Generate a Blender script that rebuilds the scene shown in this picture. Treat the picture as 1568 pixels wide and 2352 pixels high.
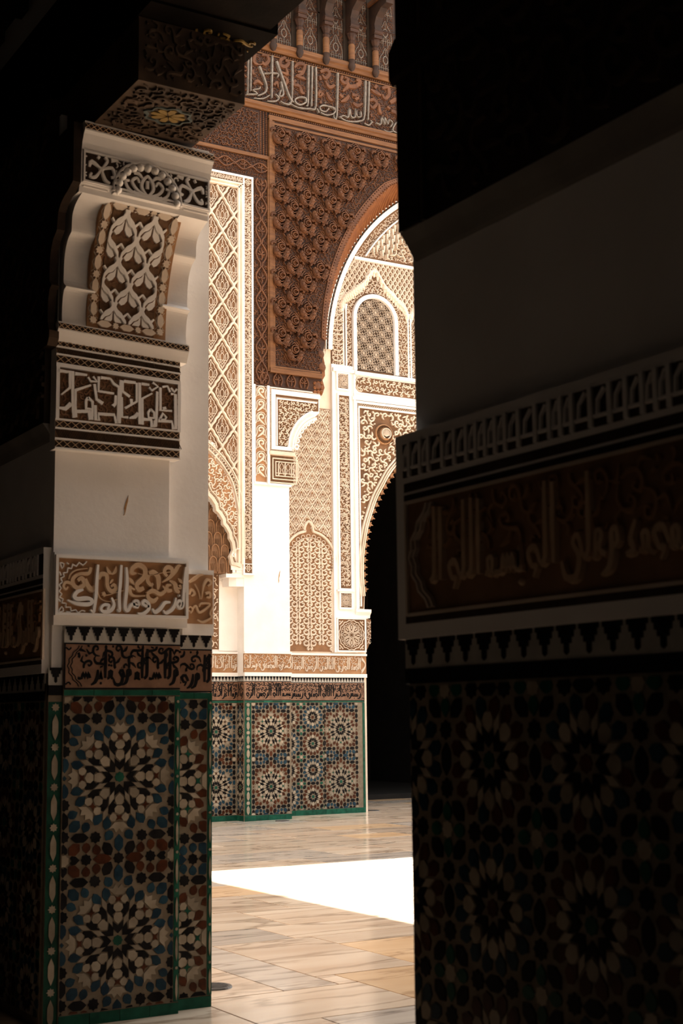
import bpy, math, random
from mathutils import Vector, Matrix
import numpy as np

for _o in list(bpy.data.objects):
    bpy.data.objects.remove(_o, do_unlink=True)
SC = bpy.context.scene
COL = SC.collection
PI = math.pi
R = math.radians

# ------------------------------------------------------------------ camera
EYE = 1.60
PITCH, ROLL, YAW = R(8.22), R(-0.62), R(31.1)
_f = Vector((math.sin(YAW) * math.cos(PITCH), math.cos(YAW) * math.cos(PITCH), math.sin(PITCH)))
_r = Vector((math.cos(YAW), -math.sin(YAW), 0))
_u = _r.cross(_f)
_r2 = _r * math.cos(ROLL) + _u * math.sin(ROLL)
_u2 = _u * math.cos(ROLL) - _r * math.sin(ROLL)
cam = bpy.data.cameras.new('camera')
cam.sensor_fit = 'VERTICAL'
cam.sensor_height = 36.0
cam.sensor_width = 24.0
cam.lens = 50.0
cam.clip_start, cam.clip_end = 0.1, 200
cam.dof.use_dof = True
cam.dof.focus_distance = 18.0
cam.dof.aperture_fstop = 5.0
camo = bpy.data.objects.new('camera', cam)
COL.objects.link(camo)
camo.matrix_world = Matrix(((_r2.x, _u2.x, -_f.x, 0), (_r2.y, _u2.y, -_f.y, 0), (_r2.z, _u2.z, -_f.z, EYE), (0, 0, 0, 1)))
SC.camera = camo

# ------------------------------------------------------------------ sky, sun, exposure
world = bpy.data.worlds.new('sky')
SC.world = world
world.use_nodes = True
_bg = world.node_tree.nodes['Background']
_bg.inputs[0].default_value = (1.0, 0.98, 0.955, 1)
_bg.inputs[1].default_value = 0.64
sun = bpy.data.lights.new('sun', 'SUN')
sun.energy = 9.0
sun.angle = R(0.6)
sun.color = (1.0, 0.945, 0.87)
suno = bpy.data.objects.new('sun', sun)
COL.objects.link(suno)
suno.rotation_euler = Vector((0.155, -0.3333, -1.0)).to_track_quat('-Z', 'Y').to_euler()
suno.location = (0, 0, 30)
SC.view_settings.view_transform = 'Standard'
SC.view_settings.look = 'None'
SC.view_settings.gamma = 1.0
SC.view_settings.use_curve_mapping = False
SC.view_settings.exposure = 2.2
SC.cycles.use_denoising = True
SC.cycles.max_bounces = 10
SC.cycles.diffuse_bounces = 6
SC.cycles.glossy_bounces = 3
SC.cycles.sample_clamp_indirect = 6.0

# ------------------------------------------------------------------ materials
MATS = {}
def mat(name, c1, c2=None, rough=0.8, scale=6.0, detail=5.0, bump=0.0, bscale=None, stretch=None, rand=0.0, spec=0.3, fac=(0.35, 0.65), veins=None):
    m = bpy.data.materials.new(name)
    m.use_nodes = True
    nt = m.node_tree
    N, L = nt.nodes, nt.links
    b = N['Principled BSDF']
    b.inputs['Roughness'].default_value = rough
    b.inputs['Specular IOR Level'].default_value = spec
    geo = N.new('ShaderNodeNewGeometry')
    vec = geo.outputs['Position']
    if stretch:
        mp = N.new('ShaderNodeVectorMath'); mp.operation = 'MULTIPLY'
        mp.inputs[1].default_value = stretch
        L.new(vec, mp.inputs[0]); vec = mp.outputs[0]
    if rand:
        oi = N.new('ShaderNodeObjectInfo')
        ad = N.new('ShaderNodeVectorMath'); ad.operation = 'ADD'
        cx = N.new('ShaderNodeCombineXYZ')
        mu = N.new('ShaderNodeMath'); mu.operation = 'MULTIPLY'; mu.inputs[1].default_value = 37.0
        L.new(oi.outputs['Random'], mu.inputs[0]); L.new(mu.outputs[0], cx.inputs[0]); L.new(mu.outputs[0], cx.inputs[2])
        L.new(vec, ad.inputs[0]); L.new(cx.outputs[0], ad.inputs[1]); vec = ad.outputs[0]
    no = N.new('ShaderNodeTexNoise')
    no.inputs['Scale'].default_value = scale
    no.inputs['Detail'].default_value = detail
    L.new(vec, no.inputs['Vector'])
    rp = N.new('ShaderNodeValToRGB')
    rp.color_ramp.elements[0].position, rp.color_ramp.elements[1].position = fac
    rp.color_ramp.elements[0].color = (*c1, 1)
    rp.color_ramp.elements[1].color = (*(c2 or c1), 1)
    L.new(no.outputs['Fac'], rp.inputs[0])
    col = rp.outputs[0]
    if veins:
        vc, vs, vw = veins
        n2 = N.new('ShaderNodeTexNoise'); n2.inputs['Scale'].default_value = vs; n2.inputs['Detail'].default_value = 7; n2.inputs['Distortion'].default_value = 0.6
        L.new(vec, n2.inputs['Vector'])
        sb = N.new('ShaderNodeMath'); sb.operation = 'SUBTRACT'; sb.inputs[1].default_value = 0.5
        ab = N.new('ShaderNodeMath'); ab.operation = 'ABSOLUTE'
        L.new(n2.outputs['Fac'], sb.inputs[0]); L.new(sb.outputs[0], ab.inputs[0])
        mr = N.new('ShaderNodeMapRange'); mr.inputs[1].default_value = 0; mr.inputs[2].default_value = vw; mr.inputs[3].default_value = 0.75; mr.inputs[4].default_value = 0
        L.new(ab.outputs[0], mr.inputs[0])
        mx = N.new('ShaderNodeMix'); mx.data_type = 'RGBA'
        L.new(mr.outputs[0], mx.inputs[0]); L.new(col, mx.inputs[6]); mx.inputs[7].default_value = (*vc, 1)
        col = mx.outputs[2]
    if rand:
        hs = N.new('ShaderNodeHueSaturation')
        m2 = N.new('ShaderNodeMapRange'); m2.inputs[3].default_value = 1 - rand; m2.inputs[4].default_value = 1 + rand
        L.new(oi.outputs['Random'], m2.inputs[0]); L.new(m2.outputs[0], hs.inputs['Value']); L.new(col, hs.inputs['Color'])
        col = hs.outputs[0]
    L.new(col, b.inputs['Base Color'])
    if bump:
        nb = N.new('ShaderNodeTexNoise'); nb.inputs['Scale'].default_value = bscale or scale * 4; nb.inputs['Detail'].default_value = 4
        L.new(vec, nb.inputs['Vector'])
        bp = N.new('ShaderNodeBump'); bp.inputs['Strength'].default_value = bump; bp.inputs['Distance'].default_value = 0.01
        L.new(nb.outputs['Fac'], bp.inputs['Height']); L.new(bp.outputs[0], b.inputs['Normal'])
    MATS[name] = m
    return m

mat('plaster', (0.76, 0.725, 0.68), (0.82, 0.79, 0.75), 0.85, 3.0, 6, 0.15, 30)
mat('plaster_warm', (0.64, 0.515, 0.395), (0.75, 0.640, 0.520), 0.85, 3.0, 6, 0.15, 30)
mat('stucco', (0.5520, 0.4508, 0.3496), (0.6440, 0.5428, 0.4370), 0.85, 5.0, 5, 0.2, 60)
mat('stucco_ground', (0.1125, 0.0576, 0.0279), (0.1935, 0.1017, 0.0504), 0.9, 4.0, 5, 0.3, 60)  # ochre paint and dirt, with shade of the carved recesses in the tone
mat('stucco_orange', (0.2886, 0.1482, 0.0702), (0.3900, 0.2145, 0.1053), 0.9, 5.0, 5, 0.2, 50)
mat('ochre_scroll', (0.54, 0.36, 0.22), (0.64, 0.46, 0.30), 0.85, 9.0, 5, 0.15, 60)
mat('dark_ground', (0.0270, 0.0156, 0.0084), (0.0510, 0.0288, 0.0156), 0.9, 20.0, 5, 0.3, 60)
mat('brown_ground', (0.1050, 0.0560, 0.0280), (0.1610, 0.0875, 0.0434), 0.9, 20.0, 5, 0.3, 90)
mat('net_ground', (0.1980, 0.1008, 0.0486), (0.2880, 0.1530, 0.0765), 0.9, 5.0, 5, 0.2, 50)
mat('rail_shade', (0.20, 0.18, 0.16), (0.26, 0.24, 0.21), 0.8, 4.0)  # plaster bevel in a darkened colour that stands in for shade
mat('leaf_brown', (0.13, 0.062, 0.030), (0.20, 0.100, 0.050), 0.8, 20.0)
mat('merlon_white', (0.36, 0.34, 0.30), (0.44, 0.42, 0.37), 0.4, 14.0)
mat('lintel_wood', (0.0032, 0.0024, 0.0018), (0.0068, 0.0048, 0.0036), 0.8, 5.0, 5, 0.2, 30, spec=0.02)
mat('damage', (0.46, 0.26, 0.11), (0.30, 0.16, 0.07), 0.95, 40.0)
mat('cedar', (0.0225, 0.0076, 0.0025), (0.0436, 0.0152, 0.0050), 0.65, 5.0, 6, 0.3, 30, stretch=(1, 1, 4))  # darker than the carved cedar, with recess shade put into the tone
mat('cedar_pale', (0.0960, 0.0358, 0.0096), (0.1518, 0.0616, 0.0180), 0.6, 5.0, 6, 0.25, 30, stretch=(0.6, 1, 6))
mat('cedar_carved', (0.0704, 0.0244, 0.0082), (0.1267, 0.0473, 0.0165), 0.65, 8.0, 6, 0.3, 40)
mat('cedar_deep', (0.0180, 0.0078, 0.0036), (0.0360, 0.0150, 0.0066), 0.7, 8.0, 6, 0.3, 40)
mat('cedar_gold', (0.1364, 0.0416, 0.0090), (0.1970, 0.0693, 0.0168), 0.5, 8.0, 6, 0.3, 40)
mat('grey_paint', (0.1209, 0.0930, 0.0721), (0.1953, 0.1628, 0.1302), 0.7, 14.0, 5, 0.3, 60)
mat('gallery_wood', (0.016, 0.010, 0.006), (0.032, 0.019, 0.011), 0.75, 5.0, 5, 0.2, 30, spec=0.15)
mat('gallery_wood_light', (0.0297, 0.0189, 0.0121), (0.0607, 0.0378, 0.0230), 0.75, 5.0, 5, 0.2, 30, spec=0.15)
mat('gallery_shade', (0.014, 0.012, 0.010), (0.022, 0.019, 0.016), 0.9, 2.0)  # near-black, chosen so the unseen gallery walls bounce little light
mat('yellow_paint', (0.13, 0.078, 0.012), (0.18, 0.11, 0.02), 0.6, 20.0)
mat('green_paint', (0.035, 0.045, 0.042), (0.05, 0.062, 0.056), 0.7, 20.0)
mat('room_shade', (0.008, 0.007, 0.006), (0.014, 0.012, 0.010), 0.8, 3.0)
mat('marble', (0.6380, 0.4730, 0.3410), (0.8470, 0.6930, 0.5390), 0.15, 1.1, 7, 0.0, None, (0.5, 2.4, 1), 0.13, 0.5, (0.3, 0.7), ((0.30, 0.205, 0.135), 0.9, 0.030))
mat('marble_ochre', (0.6050, 0.3850, 0.2090), (0.7480, 0.5280, 0.3300), 0.24, 1.2, 7, 0.0, None, (0.6, 2.0, 1), 0.08, 0.5, (0.3, 0.7), ((0.40, 0.24, 0.13), 1.0, 0.02))
mat('marble_grey', (0.5500, 0.4620, 0.3850), (0.7700, 0.6600, 0.5500), 0.14, 1.0, 7, 0.0, None, (0.4, 3.2, 1), 0.08, 0.5, (0.3, 0.7), ((0.22, 0.175, 0.145), 1.4, 0.04))
mat('joint', (0.30, 0.21, 0.14), (0.40, 0.29, 0.20), 0.9, 9.0)
mat('iron', (0.05, 0.045, 0.04), (0.10, 0.09, 0.08), 0.45, 30.0, 4, 0.2, 80, spec=0.6)
mat('iron_grey', (0.16, 0.16, 0.16), (0.25, 0.25, 0.25), 0.5, 30.0, 4, 0.2, 80, spec=0.6)
T = dict(rough=0.35, scale=14.0, detail=3.0, rand=0.22, spec=0.14)
mat('tile_black', (0.006, 0.0055, 0.006), (0.012, 0.011, 0.011), **dict(T, spec=0.06, rough=0.45))
mat('tile_cream', (0.2598, 0.2128, 0.1534), (0.3388, 0.2875, 0.2184), **T)
mat('tile_blue', (0.0067, 0.0220, 0.0379), (0.0159, 0.0478, 0.0685), **T)
mat('tile_brown', (0.0390, 0.0112, 0.0045), (0.0788, 0.0232, 0.0083), **T)
mat('tile_green', (0.006, 0.050, 0.030), (0.012, 0.090, 0.055), **T)
mat('tile_slate', (0.045, 0.055, 0.070), (0.085, 0.105, 0.125), **T)
mat('grout', (0.1598, 0.1255, 0.0854), (0.2054, 0.1674, 0.1188), 0.85, 18.0)
mat('terracotta', (0.1505, 0.0770, 0.0434), (0.2240, 0.1190, 0.0700), 0.5, 11.0, 5, 0.1, 40)

# ------------------------------------------------------------------ mesh builder (s, t in the wall plane, d outward)
def wallmap(p):
    return (p[0], -p[2], p[1])

def resample(P, n):
    """Catmull-Rom through the points, n samples per span"""
    P = [np.array(p, float) for p in P]
    if len(P) < 3 or n <= 1:
        return P
    out = []
    for i in range(len(P) - 1):
        p0 = P[max(i - 1, 0)]; p1 = P[i]; p2 = P[i + 1]; p3 = P[min(i + 2, len(P) - 1)]
        for k in range(n):
            t = k / n
            out.append(0.5 * ((2 * p1) + (p2 - p0) * t + (2 * p0 - 5 * p1 + 4 * p2 - p3) * t * t + (3 * p1 - p0 - 3 * p2 + p3) * t ** 3))
    out.append(P[-1])
    return out

_J = [0]
def jit(h):
    """hair's-breadth unevenness, so that no two carved faces lie in one plane"""
    _J[0] += 1
    return h + min(.07 * h, .0009) * ((_J[0] * 7) % 11) / 11

class MB:
    def __init__(self):
        self.v = []; self.f = []; self.n = 0
    def add(self, vs, fs):
        o = len(self.v)
        self.n += 1
        self.v += vs
        self.f += [tuple(i + o for i in f) for f in fs]
    def box(self, s0, s1, t0, t1, d0, d1):
        d1 = d0 + jit(d1 - d0) if d1 - d0 < .12 else d1
        v = [(s, t, d) for d in (d0, d1) for t in (t0, t1) for s in (s0, s1)]
        self.add(v, [(0, 1, 3, 2), (4, 6, 7, 5), (0, 4, 5, 1), (2, 3, 7, 6), (0, 2, 6, 4), (1, 5, 7, 3)])
        return self
    def poly(self, P, d0, d1, back=False):
        d1 = d0 + jit(d1 - d0) if d1 - d0 < .12 else d1
        n = len(P)
        a = sum(P[i][0] * P[(i + 1) % n][1] - P[(i + 1) % n][0] * P[i][1] for i in range(n))
        if a < 0:
            P = P[::-1]
        v = [(p[0], p[1], d0) for p in P] + [(p[0], p[1], d1) for p in P]
        f = [tuple(range(n, 2 * n))] + [(i, (i + 1) % n, n + (i + 1) % n, n + i) for i in range(n)]
        if back:
            f.append(tuple(range(n - 1, -1, -1)))
        self.add(v, f)
        return self
    def rib(self, P, w, h, b=0.0, n=3, k=0.66):
        """raised ribbon along a polyline; w one width or one for each point"""
        if len(P) == 1:
            return self.dome(P[0][0], P[0][1], (w[0] if isinstance(w, (list, tuple)) else w) / 2, h, b)
        if not isinstance(w, (list, tuple)):
            w = [w] * len(P)
        elif len(w) < len(P):
            w = list(w) + [w[-1]] * (len(P) - len(w))
        Q = resample([(p[0], p[1], ww) for p, ww in zip(P, w)], n)
        m = len(Q)
        h = jit(h)
        vs = []
        for i in range(m):
            a = Q[max(i - 1, 0)]; c = Q[min(i + 1, m - 1)]
            tx, ty = c[0] - a[0], c[1] - a[1]
            l = math.hypot(tx, ty) or 1e-9
            nx, ny = -ty / l, tx / l
            hw = max(Q[i][2], 0.0005) / 2
            x, y = Q[i][0], Q[i][1]
            vs += [(x + nx * hw, y + ny * hw, b), (x + nx * hw * k, y + ny * hw * k, b + h), (x - nx * hw * k, y - ny * hw * k, b + h), (x - nx * hw, y - ny * hw, b)]
        fs = []
        for i in range(m - 1):
            o = 4 * i
            for j in range(3):
                fs.append((o + j, o + j + 1, o + j + 5, o + j + 4))
        fs += [(0, 3, 2, 1), (4 * m - 4, 4 * m - 3, 4 * m - 2, 4 * m - 1)]
        self.add(vs, [f[::-1] for f in fs])
        return self
    def ribs(self, S, h, b=0.0, n=3, sc=1.0, k=0.66):
        for P, w in S:
            self.rib(P, [x * sc for x in w] if isinstance(w, (list, tuple)) else w * sc, h, b, n, k)
        return self
    def dome(self, cx, cy, r, h, b=0.0, n=10, rings=3, ry=None):
        ry = ry or r
        vs = []
        for j in range(rings):
            a = j / rings * PI / 2
            for i in range(n):
                t = 2 * PI * i / n
                vs.append((cx + r * math.cos(a) * math.cos(t), cy + ry * math.cos(a) * math.sin(t), b + h * math.sin(a)))
        vs.append((cx, cy, b + h))
        fs = []
        for j in range(rings - 1):
            for i in range(n):
                fs.append((j * n + i, j * n + (i + 1) % n, (j + 1) * n + (i + 1) % n, (j + 1) * n + i))
        o = (rings - 1) * n
        fs += [(o + i, o + (i + 1) % n, rings * n) for i in range(n)]
        self.add(vs, fs)
        return self
    def lathe(self, cs, cd, prof, n=12, a0=0, a1=2 * PI):
        """turned shape about a vertical axis at (s=cs, d=cd); prof = [(radius, t)]"""
        full = abs(a1 - a0 - 2 * PI) < 1e-6
        m = n if full else n + 1
        vs = []
        for r, t in prof:
            for i in range(m):
                a = a0 + (a1 - a0) * i / n
                vs.append((cs + r * math.cos(a), t, cd + r * math.sin(a)))
        fs = []
        for j in range(len(prof) - 1):
            for i in range(n):
                i2 = (i + 1) % m
                fs.append((j * m + i, (j + 1) * m + i, (j + 1) * m + i2, j * m + i2))
        fs.append(tuple(range(m - 1, -1, -1)))
        fs.append(tuple((len(prof) - 1) * m + i for i in range(m)))
        self.add(vs, fs)
        return self
    def extr(self, prof, s0, s1):
        """profile [(d, t)] swept along s"""
        n = len(prof)
        v = [(s0, t, d) for d, t in prof] + [(s1, t, d) for d, t in prof]
        f = [(i, n + i, n + (i + 1) % n, (i + 1) % n) for i in range(n)]
        f += [tuple(range(n)), tuple(range(2 * n - 1, n - 1, -1))]
        self.add(v, f)
        return self
    def extrv(self, prof, t0, t1):
        """profile [(s, d)] swept upward"""
        n = len(prof)
        v = [(s, t0, d) for s, d in prof] + [(s, t1, d) for s, d in prof]
        f = [(i, (i + 1) % n, n + (i + 1) % n, n + i) for i in range(n)]
        f += [tuple(range(n - 1, -1, -1)), tuple(range(n, 2 * n))]
        self.add(v, f)
        return self
    def mesh(self, name, m, fn=wallmap, smooth=False):
        me = bpy.data.meshes.new(name)
        me.from_pydata([fn(p) for p in self.v], [], self.f)
        me.materials.append(MATS[m])
        if smooth:
            me.polygons.foreach_set('use_smooth', [True] * len(me.polygons))
        me.update()
        return me

def obj(name, mb, m, parent=None, fn=wallmap, smooth=False, stuff=False, loc=None, label=None):
    me = mb if isinstance(mb, bpy.types.Mesh) else mb.mesh(name, m, fn, smooth)
    o = bpy.data.objects.new(name, me)
    COL.objects.link(o)
    if parent:
        o.parent = parent
    if loc:
        _J[0] += 1
        o.location = (loc[0], loc[1] - (.0003 * (_J[0] % 5) if parent else 0), loc[2])
    if stuff or (parent and isinstance(mb, MB) and mb.n >= 8):      # ornament too fine to pick apart piece by piece
        o['kind'] = 'stuff'
    if label:
        o['label'] = label
    return o

def empty(name, loc=(0, 0, 0), rz=0.0):
    o = bpy.data.objects.new(name, None)
    o.empty_display_size = 0.1
    COL.objects.link(o)
    o.location = loc
    o.rotation_euler = (0, 0, rz)
    return o

def tag(o, label, cat, group=None):
    o['label'] = label; o['category'] = cat
    if group:
        o['group'] = group
    return o

def thing(name, label, cat, loc=(0, 0, 0), rz=0.0, group=None):
    return tag(empty(name, loc, rz), label, cat, group)

def struct(name, loc=(0, 0, 0), rz=0.0, label=None):
    o = empty(name, loc, rz)
    o['kind'] = 'structure'
    if label:
        o['label'] = label
    return o

def parse(s):
    out = []
    for part in s.split(';'):
        a, b = part.split('|')
        P = [tuple(int(q) / 1000 for q in p.split(',')) for p in a.split(' ')]
        out.append((P, [int(q) / 10000 for q in b.split(',')]))
    return out
def widths(S):
    return [(P, w if len(w) >= len(P) else w * len(P)) for P, w in S]

# ------------------------------------------------------------------ ornament strokes
def arc(cx, cy, r, a0, a1, n=12, ry=None):
    ry = ry or r
    return [(cx + r * math.cos(a0 + (a1 - a0) * i / n), cy + ry * math.sin(a0 + (a1 - a0) * i / n)) for i in range(n + 1)]

def pieces(name, S, h, b, m, parent, n=3, sc=1.0, k=.66, fn=wallmap):
    """one part for each stroke"""
    for q in S:
        obj(name, MB().ribs([q], h, b, n, sc, k), m, parent, fn)

def xf(S, ox, oy, sc=1.0, rot=0.0, mir=False, wsc=None, sy=None):
    c, s = math.cos(rot), math.sin(rot)
    out = []
    sy = sy or sc
    for P, w in S:
        Q = []
        for x, y in P:
            if mir:
                x = -x
            x, y = x * sc, y * sy
            Q.append((ox + x * c - y * s, oy + x * s + y * c))
        k = wsc or sc
        out.append((Q, [a * k for a in w] if isinstance(w, (list, tuple)) else w * k))
    return out

def clip(S, inside, n=4):
    """keep the stretches of the strokes for which inside(x, y)"""
    out = []
    for P, w in S:
        if not isinstance(w, (list, tuple)):
            w = [w] * len(P)
        elif len(w) < len(P):
            w = list(w) + [w[-1]] * (len(P) - len(w))
        if len(P) == 1:
            if inside(*P[0]):
                out.append((P, w))
            continue
        if all(inside(*p) for p in P):
            out.append((P, w)); continue
        Q = resample([(p[0], p[1], a) for p, a in zip(P, w)], n)
        if len(Q) == 2:
            a, b = Q
            Q = [a + (b - a) * i / 8 for i in range(9)]
        cur = []
        for q in Q + [None]:
            if q is not None and inside(q[0], q[1]):
                cur.append(q)
            else:
                if len(cur) > 1:
                    out.append(([(c[0], c[1]) for c in cur], [c[2] for c in cur]))
                cur = []
    return out

def rect(s0, s1, t0, t1):
    return lambda x, y: s0 <= x <= s1 and t0 <= y <= t1

HOOK = [([(-.48, -.30), (-.25, -.44), (.02, -.30), (.06, .02), (.16, .32), (.38, .36), (.46, .14), (.30, .02), (.24, .16)], [.04, .14, .20, .20, .19, .17, .15, .13, .10]),
        ([(.02, -.05), (-.20, .10), (-.36, .40)], [.05, .20, .03])]
CURL = [([(-.40, .42), (-.10, .30), (.02, .02), (-.12, -.26), (-.34, -.24), (-.34, -.02), (-.20, -.04)], [.05, .16, .19, .18, .16, .13, .10]),
        ([(.02, .05), (.30, .12), (.44, -.22)], [.05, .20, .03]), ([(.20, -.36), (.34, -.40)], [.16, .12])]
def hookfill(s0, s1, t0, t1, pitch, seed=1, wsc=1.0, inside=None):
    rnd = random.Random(seed)
    S = []
    rows = max(1, round((t1 - t0) / (pitch * 0.86)))
    cols = max(1, round((s1 - s0) / pitch))
    dt, ds = (t1 - t0) / rows, (s1 - s0) / cols
    for j in range(rows):
        for i in range(-1, cols + 1):
            x = s0 + (i + 0.5 + (0.5 if j % 2 else 0)) * ds
            y = t0 + (j + 0.5) * dt
            S += xf(rnd.choice((HOOK, CURL)), x, y, pitch * 0.98, rnd.choice((0, 0.8, 1.57, 2.4, 3.14, 4.0, 4.7)) + rnd.uniform(-.2, .2), rnd.random() < .5, pitch * wsc)
    r = rect(s0, s1, t0, t1)
    return clip(S, (lambda x, y: r(x, y) and inside(x, y)) if inside else r)

# Arabic letters as pen strokes: x runs left from the pen, y over the height of the band
def _st(pts, w):
    return (pts, w)
LET = {
 'A': (.13, [_st([(-.05, .93), (-.06, .60), (-.06, .24)], [.05, .075, .05])]),
 'L': (.15, [_st([(-.05, .95), (-.06, .50), (-.07, .30), (-.15, .24)], [.055, .075, .07, .06])]),
 'l': (.30, [_st([(-.05, .95), (-.06, .45), (-.10, .22), (-.20, .12), (-.28, .22), (-.28, .34)], [.055, .075, .075, .07, .055, .03])]),
 'N': (.30, [_st([(-.03, .42), (-.05, .26), (-.13, .12), (-.23, .16), (-.28, .36)], [.05, .075, .075, .06, .03]), _st([(-.16, .40)], [.07])]),
 'n': (.13, [_st([(0, .24), (-.06, .26), (-.06, .42), (-.07, .26), (-.13, .24)], [.06, .06, .04, .06, .06]), _st([(-.06, .52)], [.06])]),
 'b': (.13, [_st([(0, .24), (-.06, .26), (-.06, .42), (-.07, .26), (-.13, .24)], [.06, .06, .04, .06, .06]), _st([(-.06, .12)], [.06])]),
 'R': (.18, [_st([(-.02, .44), (-.03, .28), (-.10, .14), (-.22, .08)], [.04, .075, .07, .03])]),
 'D': (.19, [_st([(-.04, .48), (-.12, .34), (-.08, .25), (-.19, .22)], [.04, .07, .07, .05])]),
 'W': (.22, [_st([(-.10, .30), (-.04, .34), (-.06, .44), (-.13, .42), (-.13, .28), (-.18, .14), (-.30, .08)], [.05, .06, .06, .07, .075, .07, .03])]),
 'M': (.17, [_st([(0, .24), (-.05, .22), (-.04, .36), (-.12, .36), (-.11, .24), (-.17, .24)], [.06, .06, .06, .06, .06, .06])]),
 'H': (.24, [_st([(0, .26), (-.08, .40), (-.20, .36), (-.14, .24), (-.06, .24), (-.12, .14)], [.06, .07, .07, .06, .05, .03])]),
 'h': (.18, [_st([(0, .24), (-.08, .26), (-.15, .36), (-.08, .46), (-.04, .34), (-.12, .28)], [.06, .06, .06, .06, .05, .03])]),
 'S': (.36, [_st([(0, .24), (-.05, .38), (-.07, .24), (-.13, .38), (-.15, .24), (-.21, .38), (-.24, .24), (-.36, .24)], [.06, .04, .06, .04, .06, .04, .06, .06])]),
 'Y': (.34, [_st([(0, .26), (-.07, .44), (-.15, .38), (-.06, .26), (-.12, .10), (-.28, .10), (-.34, .24)], [.06, .06, .06, .07, .075, .07, .03])]),
 'K': (.26, [_st([(.02, .92), (-.14, .66), (-.02, .50), (-.04, .30), (-.16, .24), (-.26, .24)], [.04, .075, .075, .07, .065, .06])]),
 'Q': (.18, [_st([(0, .24), (-.06, .26), (-.04, .40), (-.12, .40), (-.12, .26), (-.18, .24)], [.06, .06, .06, .06, .06, .06]), _st([(-.06, .54)], [.055]), _st([(-.13, .55)], [.055])]),
 'E': (.20, [_st([(0, .24), (-.10, .30), (-.06, .42), (-.14, .44), (-.16, .26), (-.20, .24)], [.06, .06, .06, .05, .06, .06])]),
 'X': (.24, [_st([(-.02, .94), (-.12, .50), (-.22, .26)], [.05, .075, .05]), _st([(-.22, .95), (-.12, .50), (-.04, .26), (-.20, .18)], [.05, .075, .07, .04])]),
 ' ': (.07, []),
}
def callig(text, x1, x0, t0, t1, asp=1.0):
    """text (letter codes, right to left) set from x1 leftwards to x0 in a band t0..t1; repeats to fill"""
    h = t1 - t0
    S, x, i = [], x1 - .03 * h, 0
    while x > x0:
        adv, st = LET[text[i % len(text)]]
        a = adv * h * asp
        if x - a < x0:
            break
        for P, w in st:
            S.append(([(x + px * h * asp, t0 + py * h) for px, py in P], [q * h for q in w]))
        x -= a
        i += 1
    return S
def turned(S, ox, oy):
    """a horizontal band set upright: (x, y) -> (ox - y, oy + x)"""
    return [([(ox - y, oy + x) for x, y in P], w) for P, w in S]
def vine(x0, x1, t0, t1, pitch, seed, w=0.5):
    """leafy scrolls in the upper part of an inscription"""
    return hookfill(x0, x1, t0 + (t1 - t0) * .45, t1 - (t1 - t0) * .04, pitch, seed, w)
SURA = 'WMA ADRAK MA LbLh ALQDR LbLh ALQDR nHR MN ALE SHR '
VERSE = 'bSM ALLH ALRHMN ALRHbM WSLY ALLH ELY SbDnA MHMD WELY ALH '

def hatch(mb, s0, s1, t0, t1, w, h, b):
    """band of crossed diagonals (a row of small dark lozenges)"""
    horiz = (s1 - s0) > (t1 - t0)
    L, W = (s1 - s0, t1 - t0) if horiz else (t1 - t0, s1 - s0)
    n = max(1, round(L / (W * 1.15)))
    st = L / n
    for i in range(n):
        for q in ((0, 1), (1, 0)):
            a, c = i * st, (i + 1) * st
            p = [(a, q[0] * W), (c, q[1] * W)]
            p = [(s0 + x, t0 + y) for x, y in p] if horiz else [(s0 + y, t0 + x) for x, y in p]
            mb.rib(p, w, h, b, 1)
    return mb
def frame(mb, s0, s1, t0, t1, w, d0, d1):
    mb.box(s0, s1, t0, t0 + w, d0, d1); mb.box(s0, s1, t1 - w, t1, d0, d1)
    mb.box(s0, s0 + w, t0 + w, t1 - w, d0, d1); mb.box(s1 - w, s1, t0 + w, t1 - w, d0, d1)
    return mb
L_LET = """3430,2466 3425,2394 3418,2300 3413,2237 3390,2229 3378,2249 3393,2271 3409,2256 3400,2234|97,183,183,171,158,146,146,146,146;3393,2299|158;3370,2286 3364,2248 3346,2217 3310,2197 3293,2212|110,183,207,183,85;3336,2259 3302,2254 3273,2218 3243,2200 3226,2219|110,195,219,195,97;3206,2231 3182,2235 3166,2249 3181,2263 3204,2243 3200,2212 3167,2188 3136,2192|158,158,158,171,195,207,183,85;3142,2226 3117,2231 3116,2256 3137,2260 3141,2235 3101,2240 3080,2206 3061,2221 3067,2300 3071,2373 3066,2447|146,146,146,146,158,171,195,195,195,195,122;3015,2210 3028,2204 3025,2286 3031,2366 3036,2458|85,171,195,195,146;2980,2273 2995,2234 2974,2200 2934,2194 2919,2210 2936,2232 2965,2230 2956,2205|110,195,219,195,158,158,158,134;2898,2454 2892,2384 2889,2294 2879,2209 2874,2192 2857,2202|134,195,195,171,171,97;2814,2312 2780,2299 2763,2274 2784,2259 2840,2265 2866,2251 2847,2233 2778,2235 2725,2252|110,207,231,219,219,219,219,183,73"""
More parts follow.
